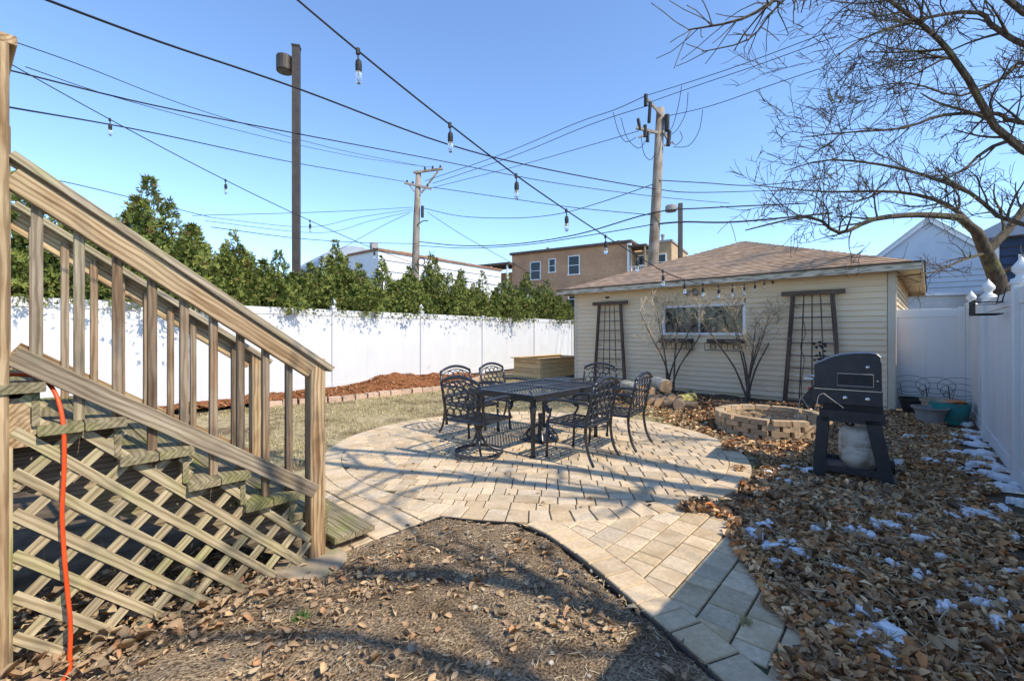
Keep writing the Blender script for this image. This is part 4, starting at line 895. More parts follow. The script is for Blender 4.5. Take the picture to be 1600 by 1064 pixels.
tag(leaves_mesh('large_leaf_litter', np.column_stack([big, .03+.03*r_.rand(len(big))]), r_.uniform(.06, .09, len(big)), .9, leafcols(len(big), r_, 1.0)*.8+np.array([(.10, .08, .055)]), M['leaf'], 11, asp=.7, curl=.9), 'larger curled dry leaves lying on top of the litter at right', 'leaf litter', kind='stuff')
# stray leaves: soil bed, under the stairs, grass beyond the patio
def dens_soil(x, y):
    a, b = ab(x, y); ins = in_poly_np(x, y, [(-4, .4), (-2.2, 2.75), (-1.2, 3.05), (-.5, 3.3), (.1, 3.16), (.7, 2.1), (.9, 1.7), (1.1, 1.2), (1.1, .4)])
    k = np.clip(vnoise(x, y, 1.3, 14)*.7+vnoise(x, y, 4.5, 15)*.6-.55, 0, 1)*1.6+.02; k = np.where((b > 2.35) & (a < 1.3), 1.0, k); k = np.where((y > 2.55) & (b < 2.6), k+.14, k)
    return ins & (r_.rand(len(x)) < k)
ps = scatter(5200, (-4, 1.2, .5, 3.4), dens_soil, r_)
a_, b_ = ab(ps[:, 0], ps[:, 1]); pile = (b_ > 2.45) & (a_ < .9)
pos = np.column_stack([ps, .024+.02*r_.rand(len(ps))+np.where(pile, .05*r_.rand(len(ps)), 0)])
szs = (.012+.05*r_.rand(len(ps))**2.2)*np.where(pile, 1.35, 1.0)
tag(leaves_mesh('soil_leaf_litter', pos, szs, .5, leafcols(len(ps), r_, 1.1)*.65+np.array([(.2, .155, .10)]), M['leaf'], 2), 'pale dry leaf scraps strewn over the bare soil and under the lattice', 'leaf litter', kind='stuff')
def dens_far(x, y):
    a, b = ab(x, y); ins = in_poly_np(x, y, [(2.4, 6.6), (2.8, 5.4), (3.3, 5.2), (5.5, 6.8), (6.6, 7.7), (1.9, 12.2), (1.2, 12), (1.9, 8.6)]) & (lin_ell(x, y, .03) > 1) & ((x-pc.x)**2+(y-pc.y)**2 > .55)
    return ins & (r_.rand(len(x)) < .3+.7*vnoise(x, y, 1.3, 19))
pf = scatter(5200, (1, 7, 5, 12.5), dens_far, r_)
pos = np.column_stack([pf, .004+.025*r_.rand(len(pf))]); tag(leaves_mesh('bed_leaf_litter', pos, r_.uniform(.035, .09, len(pf)), .6, leafcols(len(pf), r_, 1.25), M['leaf'], 3), 'dry leaves scattered between patio, fire pit and garage wall', 'leaf litter', kind='stuff')
# a few leaves on the paving
pl_ = scatter(240, (-2, 2.6, 2, 7.5), lambda x, y: (lin_ell(x, y, -.1) < 1), r_)
pos = np.column_stack([pl_, np.full(len(pl_), .038)]); tag(leaves_mesh('patio_leaf', pos, (.012+.045*r_.rand(len(pl_))**2.5), .5, leafcols(len(pl_), r_, 1.1), M['leaf'], 4), 'few small brown leaves blown onto the paving', 'leaves', kind='stuff')
# straw-like stems and twigs on the ground
def stems(name, pts, ln, label, seed, bright=1.0, w=.0022):
    r = np.random.RandomState(seed); n = len(pts); yaw = r.rand(n)*2*np.pi; el = r.normal(0, .16, n); d = np.stack([np.cos(yaw)*np.cos(el), np.sin(yaw)*np.cos(el), np.sin(el)], -1)
    s = np.stack([-np.sin(yaw), np.cos(yaw), np.zeros(n)], -1); L = ln*r.uniform(.4, 1.3, n)[:, None]; bend = s*(r.normal(0, .12, n)[:, None]*L)
    up = np.array([0, 0, 1.0])[None]*w; A = pts-d*L*.5; B = pts+bend*.5; C = pts+d*L*.5
    Vv = []
    for q in (A, B, C): Vv += [q-s*w, q+up, q+s*w]
    Vv = np.stack(Vv, 1); Vv[..., 2] = np.maximum(Vv[..., 2], .004)
    f = np.array([[0, 3, 4, 1], [1, 4, 5, 2], [3, 6, 7, 4], [4, 7, 8, 5]]); Fv = (f[None]+np.arange(n)[:, None, None]*9).reshape(-1, 4)
    base = np.array([(.50, .40, .25), (.35, .25, .15), (.62, .52, .34)])[r.randint(0, 3, n)]*bright; return tag(np_mesh(name, Vv.reshape(-1, 3), Fv, M['chip'], np.repeat(base, 9, 0)), label, 'twigs', kind='stuff')
pz = np.column_stack([pr[:2200], .03+.03*r_.rand(2200)]); stems('dry_stems', pz, .14, 'straw and thin twigs tangled in the leaf litter at right', 6)
sz_ = scatter(3000, (-3, 1.1, .7, 3.3), lambda x, y: in_poly_np(x, y, soil_poly), r_); stems('soil_twigs', np.column_stack([sz_, np.full(len(sz_), .03)]), .045, 'thin twigs and straw bits on the bare soil', 7, 1.1, .0016)
# pebbles on the soil
mbp = MB(); rr_ = random.Random(9)
def pebble(mb, c, r):
    ph = [(0, 0, -1), (.9, 0, -.2), (.28, .85, -.2), (-.72, .53, -.2), (-.72, -.53, -.2), (.28, -.85, -.2), (.6, .4, .6), (-.2, .7, .6), (-.7, 0, .6), (-.2, -.7, .6), (.6, -.4, .6), (0, 0, .95)]
    fs = [(0, 2, 1), (0, 3, 2), (0, 4, 3), (0, 5, 4), (0, 1, 5), (1, 2, 6), (2, 3, 7), (3, 4, 8), (4, 5, 9), (5, 1, 10), (2, 7, 6), (3, 8, 7), (4, 9, 8), (5, 10, 9), (1, 6, 10), (6, 7, 11), (7, 8, 11), (8, 9, 11), (9, 10, 11), (10, 6, 11)]
    k = [rr_.uniform(.7, 1.25) for _ in ph]; mb.add([(c[0]+p[0]*r*q, c[1]+p[1]*r*q, c[2]+p[2]*r*.7*q) for p, q in zip(ph, k)], fs)
sp = scatter(420, (-3, 1.1, .9, 3.3), lambda x, y: in_poly_np(x, y, soil_poly), r_)
for x, y in sp: pebble(mbp, (x, y, .028), rr_.choice([.004, .005, .006, .008, .012]))
tag(mbp.build('pebbles', M['stone']), 'tiny pale pebbles scattered in the bare soil', 'pebbles', kind='stuff')
for i, (px, py, r, lb) in enumerate(((647, 1020, .045, 'largest lumpy pale stone on the bare soil near the bottom edge'), (762, 1045, .022, 'rounded pale pebble right of the largest stone'), (742, 958, .03, 'grey flat stone in the branch shadow on the soil'), (860, 1043, .018, 'small white pebble on the soil near the path edge'))):
    mb = MB(); g = G(px, py); pebble(mb, (0, 0, .02), r); tag(mb.build('stone', M['stone'], None, Matrix.Translation(g)), lb, 'stone', 'stones on the bare soil')
# old snow patches among the leaves
snow_px = [(1345, 1010, .13), (1380, 1035, .10), (1395, 1000, .07), (1420, 1050, .09), (1350, 970, .06), (1330, 905, .05), (1435, 905, .05), (1520, 925, .07), (1545, 955, .06), (1180, 842, .09), (1210, 862, .10), (1240, 872, .07), (1215, 890, .05), (1195, 830, .06), (1275, 835, .05), (1395, 830, .10), (1330, 835, .05), (1360, 845, .06), (1440, 850, .06), (1390, 890, .05), (1530, 810, .14), (1570, 805, .10), (1490, 815, .06), (1595, 850, .07), (1420, 815, .06), (1505, 790, .05), (1590, 790, .08), (1240, 737, .10), (1270, 742, .08), (1200, 745, .04), (1232, 757, .05), (1455, 727, .12), (1500, 712, .10), (1540, 700, .16), (1560, 715, .22), (1570, 735, .22), (1585, 752, .2), (1545, 690, .14), (1535, 680, .12), (1530, 668, .10), (1420, 686, .10), (1445, 688, .08), (1480, 695, .06), (1590, 770, .15), (1480, 960, .05), (1560, 985, .05), (1295, 1000, .04), (1470, 880, .04), (1580, 905, .05)]
mbs = MB(); sr_ = random.Random(2)
for px, py, r in snow_px:
    c = G(px, py)
    b = c.x*V.x+c.y*V.y
    if b < -.66: c = c+V*(-.62-b)
    for blob in range(6):
        cc = c+Vector((sr_.gauss(0, .75)*r, sr_.gauss(0, .55)*r, 0)) if blob else c; n = 14; rim = []; el_ = sr_.uniform(0, 3); ax_ = sr_.uniform(.45, .8)
        for k in range(n):
            a = 2*math.pi*k/n; q = r*sr_.uniform(.35, 1.2)*(.95 if blob == 0 else sr_.uniform(.15, .55)); x = q*math.cos(a); y = q*math.sin(a)*ax_; rim.append((x*math.cos(el_)-y*math.sin(el_), x*math.sin(el_)+y*math.cos(el_)))
        base = len(mbs.v); h = .046+.016*sr_.random()
        for f_, z in ((1.0, .012), (.9, h), (.5, h+.006)):
            for x, y in rim: mbs.v.append((cc.x+x*f_, cc.y+y*f_, z+sr_.uniform(-.004, .004)))
        mbs.v.append((cc.x, cc.y, h+.008))
        for q in range(2): mbs.f += [(base+q*n+k, base+q*n+(k+1) % n, base+(q+1)*n+(k+1) % n, base+(q+1)*n+k) for k in range(n)]
        mbs.f += [(base+2*n+k, base+2*n+(k+1) % n, base+3*n) for k in range(n)]
tag(mbs.build('snow_patches', M['snow'], smooth=True), 'thin scraps of old snow lying among the brown leaves', 'snow', kind='stuff')
# grass
def grass(name, pts, hgt, cols, label, seed, kind='stuff', w=.0035):
    r = np.random.RandomState(seed); n = len(pts); yaw = r.rand(n)*2*np.pi; lean = r.uniform(.1, 1.1, n)
    d = np.stack([np.cos(yaw)*np.sin(lean), np.sin(yaw)*np.sin(lean), np.cos(lean)], -1); s = np.stack([-np.sin(yaw), np.cos(yaw), np.zeros(n)], -1)*w
    hh = (hgt*r.uniform(.5, 1.4, n))[:, None]; mid = pts+d*hh*.55; tip = pts+d*hh; tip[:, 2] -= (hh[:, 0]*.2)
    Vv = np.stack([pts-s, pts+s, mid+s*.7, mid-s*.7, tip], 1); f = np.array([[0, 1, 2], [0, 2, 3], [3, 2, 4]]); Fv = (f[None]+np.arange(n)[:, None, None]*5).reshape(-1, 3)
    return tag(np_mesh(name, Vv.reshape(-1, 3), Fv, M['grass'], np.repeat(cols, 5, 0)), label, 'grass', kind=kind)
GP = np.array([(.52, .41, .22), (.62, .50, .30), (.36, .32, .14), (.45, .36, .19), (.25, .26, .09)])
def dens_lawn(x, y): return in_poly_np(x, y, lawn_poly) & (lin_ell(x, y, .0) > 1.0) & ~in_poly_np(x, y, mulch_poly) & (r_.rand(len(x)) < np.clip(vnoise(x, y, 1.4, 55)*1.7-.25, .06, 1))
gp = scatter(36000, (-7, 3.2, 3.3, 14), dens_lawn, r_)
grass('lawn_grass', np.column_stack([gp, np.full(len(gp), .008)]), .055, GP[r_.randint(0, 5, len(gp))]*r_.uniform(.8, 1.15, (len(gp), 1)), 'pale straw coloured dormant lawn around the patio', 8)
for i, (px, py, nb, h, lb) in enumerate(((468, 975, 70, .06, 'small bright green grass tuft on the bare soil'), (1225, 1045, 60, .05, 'dry grass tuft between path stones near the bottom edge'), (1165, 985, 50, .05, 'straw coloured grass tuft in a joint of the path'), (1080, 617, 60, .16, 'green daffodil shoots by the garage wall left of the shrub'))):
    g = G(px, py); pts = np.column_stack([g.x+r_.normal(0, .014, nb), g.y+r_.normal(0, .014, nb), np.full(nb, .03 if i in (1, 2) else .012)])
    col = np.array([(.12, .26, .05), (.42, .36, .19), (.42, .36, .19), (.10, .20, .05)])[i]*r_.uniform(.7, 1.3, (nb, 1)); grass('grass_tuft', pts, h, col, lb, 80+i, kind=None, w=.0025)
# mulch chips
mc = scatter(9000, (-8, 0, 5.5, 15), lambda x, y: in_poly_np(x, y, mulch_poly), r_)
z_m = .02+.03+mound(mc[:, 0], mc[:, 1]); MC = np.array([(.34, .13, .05), (.46, .20, .08), (.22, .08, .03), (.50, .28, .14), (.14, .06, .03)])
tag(leaves_mesh('mulch_chips', np.column_stack([mc, z_m]), r_.uniform(.03, .08, len(mc)), .7, MC[r_.randint(0, 5, len(mc))]*r_.uniform(.8, 1.2, (len(mc), 1)), M['chip'], 5, asp=.4, curl=.1), 'loose reddish brown wood chips heaped on the mulch bed', 'mulch', kind='stuff')
# ---------------------------------------------------------------- arborvitae hedge
def arborvitae(base, h, r, n, seed, label, off=.9):
    rg = np.random.RandomState(seed); o = thing('arborvitae', label, 'tree', base, 0, 'arborvitae hedge behind the white fence')
    mb = MB(); mb.tube([(0, 0, 0), (.03, .02, h*.4), (.0, 0, h*.9)], [.09, .06, .012], 7); mb.build('trunk', M['bark'], o)
    # bushy plumes: several upright sub-cones
    K = 26; ca = rg.rand(K)*2*np.pi; cr = r*np.sqrt(rg.rand(K))*.85; ch = h*(1-.30*(cr/r)-.12*rg.rand(K)); ch[0] = h; cr[0] = 0
    cx, cy = cr*np.cos(ca), cr*np.sin(ca); w = r*rg.uniform(.36, .60, K)
    k = rg.randint(0, K, n); t = rg.rand(n)**.85; z = .25+(ch[k]-.25)*t
    env = w[k]*np.clip(1.15*(1-t**3), .10, 1); rad = env*np.sqrt(rg.uniform(.30, 1.1, n)); an = rg.rand(n)*2*np.pi
    inn = rg.rand(n) < .28; rad = np.where(inn, rad*.5, rad)
    x = cx[k]*(.75+.25*t)+rad*np.cos(an); y = cy[k]*(.75+.25*t)+rad*np.sin(an)
    out = np.stack([np.cos(an), np.sin(an), np.zeros(n)], -1); d = unit(out*rg.uniform(.2, 1.0, (n, 1))+np.array([0, 0, 1.0])*rg.uniform(.15, 1.0, (n, 1))+rg.normal(0, .25, (n, 3)))
    droop = rg.rand(n) < .25; d[droop, 2] *= -.6
    s = unit(np.cross(d, rg.normal(0, 1, (n, 3)))); L = rg.uniform(.045, .11, n)[:, None]*np.where(t[:, None] > .9, .8, 1)*np.where(inn[:, None], 2.0, 1)
    fo = x*FN.x+y*FN.y-off; bad = (fo > -.20) & (z < 2.08) & ~((fo > .10) & (z > 1.82)); x = np.where(bad, x-FN.x*(fo+.25), x); y = np.where(bad, y-FN.y*(fo+.25), y)
    c = np.stack([x, y, z], -1); Vs = []
    for off, sc in ((-.75, .72), (0, 1.0), (.75, .72)):
        dd = unit(d+s*off); q = np.cross(dd, np.cross(d, s)); ww = .13
        Vs += [c, c+dd*L*sc*.5+unit(q)*L*ww, c+dd*L*sc, c+dd*L*sc*.5-unit(q)*L*ww]
    Vv = np.stack(Vs, 1); f = np.array([[0, 1, 2, 3], [4, 5, 6, 7], [8, 9, 10, 11]]); Fv = (f[None]+np.arange(n)[:, None, None]*12).reshape(-1, 4)
    base_c = np.array([(.13, .17, .035), (.18, .215, .045), (.085, .125, .028), (.23, .25, .055), (.15, .17, .04)])[rg.randint(0, 5, n)]*rg.uniform(.75, 1.25, (n, 1))
    dead = rg.rand(n) < .03; base_c[dead] = (.22, .13, .05)
    cr_o = np_mesh('crown', Vv.reshape(-1, 3), Fv, M['conifer'], np.repeat(base_c, 12, 0), o); return o
def hedge(px, top, off, r, n, seed, label):
    k = (px-800)/F; s = (k*FL0.y-FL0.x)/(FLD.x-k*FLD.y); p = FLp(s, -off); Y = p.y
    h = H+(HY-top)/F*Y; return arborvitae((p.x, p.y, 0), h, r*1.35, int(n*2.3), seed, label, off)
hedge(20, 270, 1.0, 1.15, 12000, 101, 'tall dense arborvitae at the far left behind the deck post')
hedge(115, 320, 1.0, 1.0, 11000, 102, 'lower arborvitae between the two tall ones, behind the stair railing')
hedge(258, 278, .95, 1.15, 14000, 103, 'tallest pointed arborvitae standing beside the lamp pole, above the handrail')
hedge(392, 362, .9, 1.0, 11000, 104, 'round topped arborvitae just left of the lamp pole')
hedge(465, 392, .9, 1.0, 10000, 105, 'low arborvitae at the foot of the lamp pole')
hedge(556, 376, .9, 1.0, 10000, 106, 'pointed arborvitae in front of the grey domed roof')
hedge(628, 402, .9, 1.0, 8500, 107, 'low arborvitae left of the wooden utility pole')
hedge(706, 394, .95, 1.1, 9500, 108, 'pointed arborvitae in front of the long white building')
hedge(785, 424, .95, 1.1, 8000, 109, 'squat arborvitae behind the fence, left of the raised planter')
hedge(330, 360, .8, .8, 8000, 111, 'shorter arborvitae filling the gap right of the tallest one')
hedge(512, 412, .8, .8, 7500, 112, 'short arborvitae between the lamp pole and the grey roof')
hedge(667, 415, .8, .8, 7000, 113, 'short arborvitae right at the foot of the wooden utility pole')
hedge(748, 420, .8, .85, 7000, 114, 'short arborvitae in front of the right half of the white building')
hedge(818, 428, .8, .85, 7000, 115, 'short arborvitae under the brick building windows')
hedge(852, 426, .95, 1.25, 8500, 110, 'squat arborvitae touching the left corner of the garage')
hedge(884, 438, .95, 1.1, 7000, 116, 'arborvitae mostly hidden behind the left eave of the garage')
# ---------------------------------------------------------------- bare branches
class Brancher:
    def __init__(s, seed, minr=.0025, density=1.0, droop=0.0, wig=.18): s.mb = MB(); s.r = random.Random(seed); s.minr = minr; s.den = density; s.droop = droop; s.wig = wig
    def sides(s, r): return 7 if r > .06 else 5 if r > .02 else 4 if r > .008 else 3
    def limb(s, pts, r0, r1, depth, child_len, up=.15):
        pts = [Vector(p) for p in pts]; n = len(pts); rr = [r0+(r1-r0)*i/(n-1) for i in range(n)]
        s.mb.tube(pts, rr, s.sides(r0), cap=False)
        if depth <= 0: return
        L = sum((pts[i+1]-pts[i]).length for i in range(n-1)); cnt = max(2, int(L*s.den*s.r.uniform(2.6, 3.6)/max(.35, child_len)))
        for _ in range(cnt):
            t = s.r.uniform(.12, 1.0)*(n-1); i = min(int(t), n-2); p = pts[i].lerp(pts[i+1], t-i); d = (pts[i+1]-pts[i]).normalized()
            side = d.cross(Vector((s.r.gauss(0, 1), s.r.gauss(0, 1), s.r.gauss(0, 1)))).normalized()
            nd = (d*s.r.uniform(.4, 1.0)+side*s.r.uniform(.5, 1.0)+Vector((0, 0, up-s.droop))).normalized()
            rad = max(s.minr, (rr[i]+(rr[i+1]-rr[i])*(t-i))*s.r.uniform(.35, .6)); s.grow(p, nd, child_len*s.r.uniform(.5, 1.25), rad, depth-1, up)
    def grow(s, p, d, L, r, depth, up):
        n = max(3, int(L/.16)); n = min(n, 7); pts = [p]; dd = d
        for i in range(n):
            dd = (dd+Vector((s.r.gauss(0, s.wig), s.r.gauss(0, s.wig), s.r.gauss(0, s.wig)+(up-s.droop)*.12))).normalized(); pts.append(pts[-1]+dd*(L/n))
        s.limb(pts, r, max(s.minr*.8, r*.35), depth, L*.5, up)
# T1: tree with trunk seen over the right fence
t1b = Vector((10.05, 9.05, 0)); t1 = thing('bare_tree', 'bare tree whose leaning trunk rises behind the right fence', 'tree', (0, 0, 0))
trk = MB(); trk.tube([t1b, P(1566, 470, 9.05), P(1556, 430, 9.0), P(1541, 395, 8.9), P(1526, 362, 8.8), P(1497, 339, 8.6)], [.19, .155, .138, .115, .092, .066], 10, cap=False)
trk.build('trunk', M['bark'], t1, smooth=True)
B = Brancher(1, minr=.005, density=1.1, wig=.18)
B.limb(smooth_path([P(1499, 340, 8.6), P(1434, 336, 8.4), P(1364, 343, 8.2), P(1312, 364, 8.0), P(1265, 339, 7.8), P(1165, 360, 7.5)], 3), .066, .010, 3, .95, up=.35)
B.limb(smooth_path([P(1530, 365, 8.8), P(1480, 320, 9.2), P(1400, 300, 9.5), P(1290, 300, 9.8), P(1180, 290, 10)], 3), .055, .009, 3, .9, up=.25)
B.limb(smooth_path([P(1541, 395, 8.9), P(1500, 408, 8.6), P(1460, 425, 8.3), P(1400, 432, 8.0)], 3), .035, .006, 2, .5, up=.1)
B.limb(smooth_path([P(1540, 395, 8.9), P(1590, 340, 9.0), P(1640, 250, 9.1), P(1670, 120, 9.2)], 3), .09, .025, 3, 1.2, up=.3)
B.limb(smooth_path([P(1556, 430, 9.0), P(1620, 400, 8.7), P(1680, 350, 8.4)], 3), .045, .015, 2, .9, up=.2)
B.mb.build('crown', M['bark'], t1)
# T2: tree standing off to the right, long limbs into the picture
t2 = thing('bare_tree', 'large bare tree off to the right with long limbs across the sky', 'tree', (0, 0, 0))
t2b = Vector((9.2, 5.2, 0)); trk = MB(); trk.tube([t2b, t2b+Vector((-.1, .1, 1.5)), t2b+Vector((-.25, .2, 2.7)), t2b+Vector((-.2, .3, 4.5)), t2b+Vector((.1, .3, 7))], [.30, .25, .22, .16, .06], 10, cap=False); trk.build('trunk', M['bark'], t2, smooth=True)
B = Brancher(2, minr=.0045, density=1.15, wig=.15)
fork = t2b+Vector((-.25, .2, 2.7)); f2 = t2b+Vector((-.22, .28, 3.8))
B.limb(smooth_path([fork, P(1600, 236, 6.2), P(1513, 124, 6.0), P(1467, 62, 5.8), P(1389, 0, 5.5), P(1290, -80, 5.2)], 3), .058, .014, 3, 1.1, up=.05)
B.limb(smooth_path([fork, P(1600, 351, 6.6), P(1517, 302, 6.6), P(1413, 265, 6.5), P(1300, 250, 6.4), P(1225, 268, 6.3)], 3), .042, .006, 3, .95, up=.0)
B.limb(smooth_path([f2, P(1600, 192, 6.6), P(1560, 178, 6.6), P(1475, 180, 6.7), P(1413, 200, 6.6), P(1327, 207, 6.5), P(1250, 215, 6.4)], 3), .042, .006, 3, .9, up=.05)
B.limb(smooth_path([f2, P(1580, 60, 6.5), P(1530, 20, 6.6), P(1440, 30, 6.6), P(1350, 60, 6.5), P(1280, 110, 6.4)], 3), .045, .006, 3, .9, up=.1)
B.limb(smooth_path([f2, P(1620, 100, 7.2), P(1570, 120, 7.3), P(1500, 150, 7.3), P(1420, 130, 7.2), P(1340, 140, 7.1)], 3), .038, .006, 3, .9, up=.1)
B.limb(smooth_path([t2b+Vector((-.2, .3, 4.5)), P(1600, 20, 6.2), P(1540, -60, 6), P(1420, -140, 5.6)], 3), .06, .01, 3, 1.2, up=.1)
B.mb.build('crown', M['bark'], t2)
# T3: tree beyond the right fence near the camera; its branches shade the patio
t3 = thing('bare_tree', 'bare tree beyond the right fence, only its branch tips hang at the top edge', 'tree', (0, 0, 0))
t3b = Vector((7.6, .2, 0)); trk = MB(); trk.tube([t3b, t3b+Vector((-.1, .05, 2)), t3b+Vector((-.3, .1, 4)), t3b+Vector((-.4, .2, 6.5)), t3b+Vector((-.3, .2, 9))], [.30, .26, .21, .14, .05], 10, cap=False); trk.build('trunk', M['bark'], t3, smooth=True)
B = Brancher(3, minr=.005, density=.85, wig=.15)
q = t3b+Vector((-.3, .1, 4)); q2 = t3b+Vector((-.36, .15, 5))
def up_(x, y, z): return Vector((x-SD.x*z, y-SD.y*z, z))          # point whose shadow falls on ground (x, y)
B.limb(smooth_path([q, up_(2.9, 3.55, 4.7), up_(1.7, 3.92, 4.9), up_(.5, 4.55, 5.0), up_(-.8, 4.95, 5.1), up_(-2.2, 5.3, 5.2)], 3), .12, .045, 2, 1.3, up=.1)
B.limb(smooth_path([q, up_(2.3, 3.3, 4.5), up_(1.3, 3.65, 4.7), up_(-.2, 4.2, 4.8), up_(-1.7, 4.6, 4.9), up_(-3, 5.2, 5.0)], 3), .105, .04, 2, 1.2, up=.1)
B.limb(smooth_path([q2, up_(1.7, 1.6, 5.0), up_(.65, 2.15, 5.1), up_(-.1, 2.5, 5.2), up_(-.9, 2.62, 5.2), up_(-2, 2.9, 5.3)], 3), .11, .025, 2, 1.2, up=.1)
B.limb(smooth_path([q2, up_(1.2, 1.2, 5.0), up_(.2, 1.7, 5.2), up_(-.8, 2.05, 5.2), up_(-1.8, 2.0, 5.3)], 3), .08, .02, 2, 1.1, up=.1)
B.limb(smooth_path([t3b+Vector((-.4, .2, 6.5)), up_(3.2, 5.2, 6.6), up_(2, 6.0, 6.6), up_(.6, 6.6, 6.6)], 3), .07, .012, 3, 1.3, up=.1)
B.limb(smooth_path([q2, Vector((4.6, 2.6, 5.4)), P(1330, -90, 4.3), P(1225, -10, 4.1), P(1160, 30, 4.0), P(1075, 47, 3.95)], 3), .04, .006, 1, .4, up=.0)
B.limb(smooth_path([P(1330, -90, 4.3), P(1215, 10, 4.15), P(1170, 62, 4.1), P(1097, 81, 4.0)], 3), .012, .005, 1, .3, up=.0)
B.mb.build('crown', M['bark'], t3)
# shrubs at the garage
def shrub(base, h, spread, seed, label, stems_n=7):
    o = thing('bare_shrub', label, 'shrub', base, 0, 'bare shrubs in front of the garage'); B = Brancher(seed, minr=.003, density=1.15, wig=.12); r = random.Random(seed)
    tw = Brancher(seed+50, minr=.0046, density=1.15, wig=.2)
    for i in range(stems_n):
        a = 2*math.pi*i/stems_n+r.uniform(-.3, .3); ln = r.uniform(.35, 1.0)*spread; p0 = Vector((r.uniform(-.09, .09), r.uniform(-.05, .05), 0)); hh = h*r.uniform(.8, 1.0)*(1-.18*ln/spread)
        p1 = p0+Vector((math.cos(a)*ln*.25, math.sin(a)*ln*.18, hh*.38)); p2 = p0+Vector((math.cos(a)*ln*.65, math.sin(a)*ln*.4, hh*.70)); p3 = p0+Vector((math.cos(a)*ln, math.sin(a)*ln*.55, hh))
        sp3 = smooth_path([p0, p1, p2, p3], 3); B.mb.tube(sp3, [.023-.017*q/(len(sp3)-1) for q in range(len(sp3))], 6, cap=False); tw.limb(sp3[3:], .0145, .004, 3, .55, up=.3)
    B.mb.build('stems', mat('shrub_bark', (.06, .045, .035), (.16, .12, .09), scale=14, bump=.5), o); tw.mb.build('twigs', M['twig'], o); return o
wb1 = GA+gv*3.95+Vector((-.687, -.726, 0))*.50; wb2 = GA+gv*2.30+Vector((-.687, -.726, 0))*.42
shrub((wb1.x+.05, wb1.y, 0), 2.3, 1.0, 301, 'bare vase shaped shrub rising from the log pile, left of the window', 6)
shrub((wb2.x, wb2.y, 0), 2.25, 1.1, 302, 'bare multi stemmed shrub in front of the right side of the window', 7)
def small_twig(px, py, h, seed, label):
    o = thing('bare_twig_bush', label, 'shrub', G(px, py)); B = Brancher(seed, minr=.003, density=1.3, wig=.15); r = random.Random(seed)
    for i in range(7): B.grow(Vector((0, 0, 0)), Vector((r.gauss(0, .35), r.gauss(0, .35), 1)).normalized(), h*r.uniform(.6, 1), .006, 1, .4)
    B.mb.build('twigs', M['twig'], o)
small_twig(664, 592, .6, 401, 'small leafless bush on the mulch in front of the fence post')
small_twig(560, 602, .5, 402, 'thin dry stalks at the fence foot left of the mulch heap')
small_twig(212, 640, .45, 403, 'dry stalks seen between the stair balusters at the fence')
# ================================================================ POLES, WIRES, STRING LIGHTS
lp = thing('lamp_pole', 'tall square brown steel lamp pole with drum lamp behind the hedge', 'lamp post', P(463, 519, 13.5)-Vector((0, 0, H)))
hp = H+(HY-75)/F*13.5
mb = MB(); mb.box((0, 0, hp/2), (.21, .21, hp), Matrix.Rotation(.25, 3, 'Z')); mb.build('pole', M['pole_metal'], lp); mb = MB(); mb.box((0, 0, hp+.02), (.24, .24, .05), Matrix.Rotation(.25, 3, 'Z')); mb.build('cap', M['pole_metal'], lp)
zl = H+(HY-101)/F*13.5
mb = MB(); mb.lathe([(.22, -.23), (.235, -.2), (.235, .2), (.22, .23), (.0, .24)], (-.36, 0, zl), 20); mb.box((-.13, 0, zl), (.14, .1, .14)); mb.build('lamp_head', M['pole_metal'], lp)
mb = MB(); mb.lathe([(.19, -.236), (.19, -.225)], (-.36, 0, zl), 20); mb.build('lens', M['grey_pot'], lp)
# far lamp pole right of the utility pole
l2 = thing('lamp_pole', 'distant thin dark lamp pole right of the grey utility pole', 'lamp post', P(1063, 519, 40)-Vector((0, 0, H)))
hp2 = H+(HY-318)/F*40; mb = MB(); mb.box((0, 0, hp2/2), (.32, .32, hp2)); mb.build('pole', M['pole_metal'], l2); mb = MB(); mb.lathe([(.45, -.28), (.5, -.25), (.5, .2), (.4, .3)], (-.85, 0, H+(HY-326)/F*40), 14); mb.box((-.3, 0, H+(HY-326)/F*40), (.6, .14, .2)); mb.build('lamp_head', M['grey_pot'], l2)
# utility poles
YR, YLp = 18.5, 27.0
up1 = thing('utility_pole', 'grey wooden utility pole with insulators rising behind the garage', 'utility pole', (0, 0, 0))
mb = MB(); b0 = P(1018, 519, YR); mb.tube([Vector((b0.x, b0.y, 0)), P(1021, 400, YR), P(1027, 280, YR), P(1032, 170, YR)], [.24, .215, .195, .165], 14); mb.build('pole', M['pole_wood'], up1, smooth=True)
def hardware(par, items, Y):
    for kind, a, b, w in items:
        mb = MB()
        if kind == 'bar': mb.bar(P(*a, Y), P(*b, Y), w, w)
        elif kind == 'tube': mb.tube([P(*a, Y), P(*b, Y)], w, 8)
        mb.build({'bar': 'crossarm', 'tube': 'insulator'}[kind], M['pole_wood'] if kind == 'bar' else M['cable'], par)
hardware(up1, [('bar', (1008, 152), (1034, 180), .09), ('bar', (994, 200), (1028, 208), .10), ('bar', (998, 215), (1024, 205), .07), ('bar', (1036, 205), (1046, 222), .09),
               ('tube', (1009, 148), (1009, 166), .08), ('tube', (1016, 160), (1014, 192), .07), ('tube', (997, 186), (1000, 203), .07), ('tube', (1008, 196), (1008, 214), .08), ('tube', (1042, 180), (1042, 205), .11), ('tube', (1046, 206), (1044, 228), .09), ('tube', (1012, 208), (1012, 222), .07), ('bar', (1038, 228), (1052, 222), .06)], YR-.2)
def wire_mb(mb, pts, r): mb.tube(smooth_path(pts, 5), r, 5)
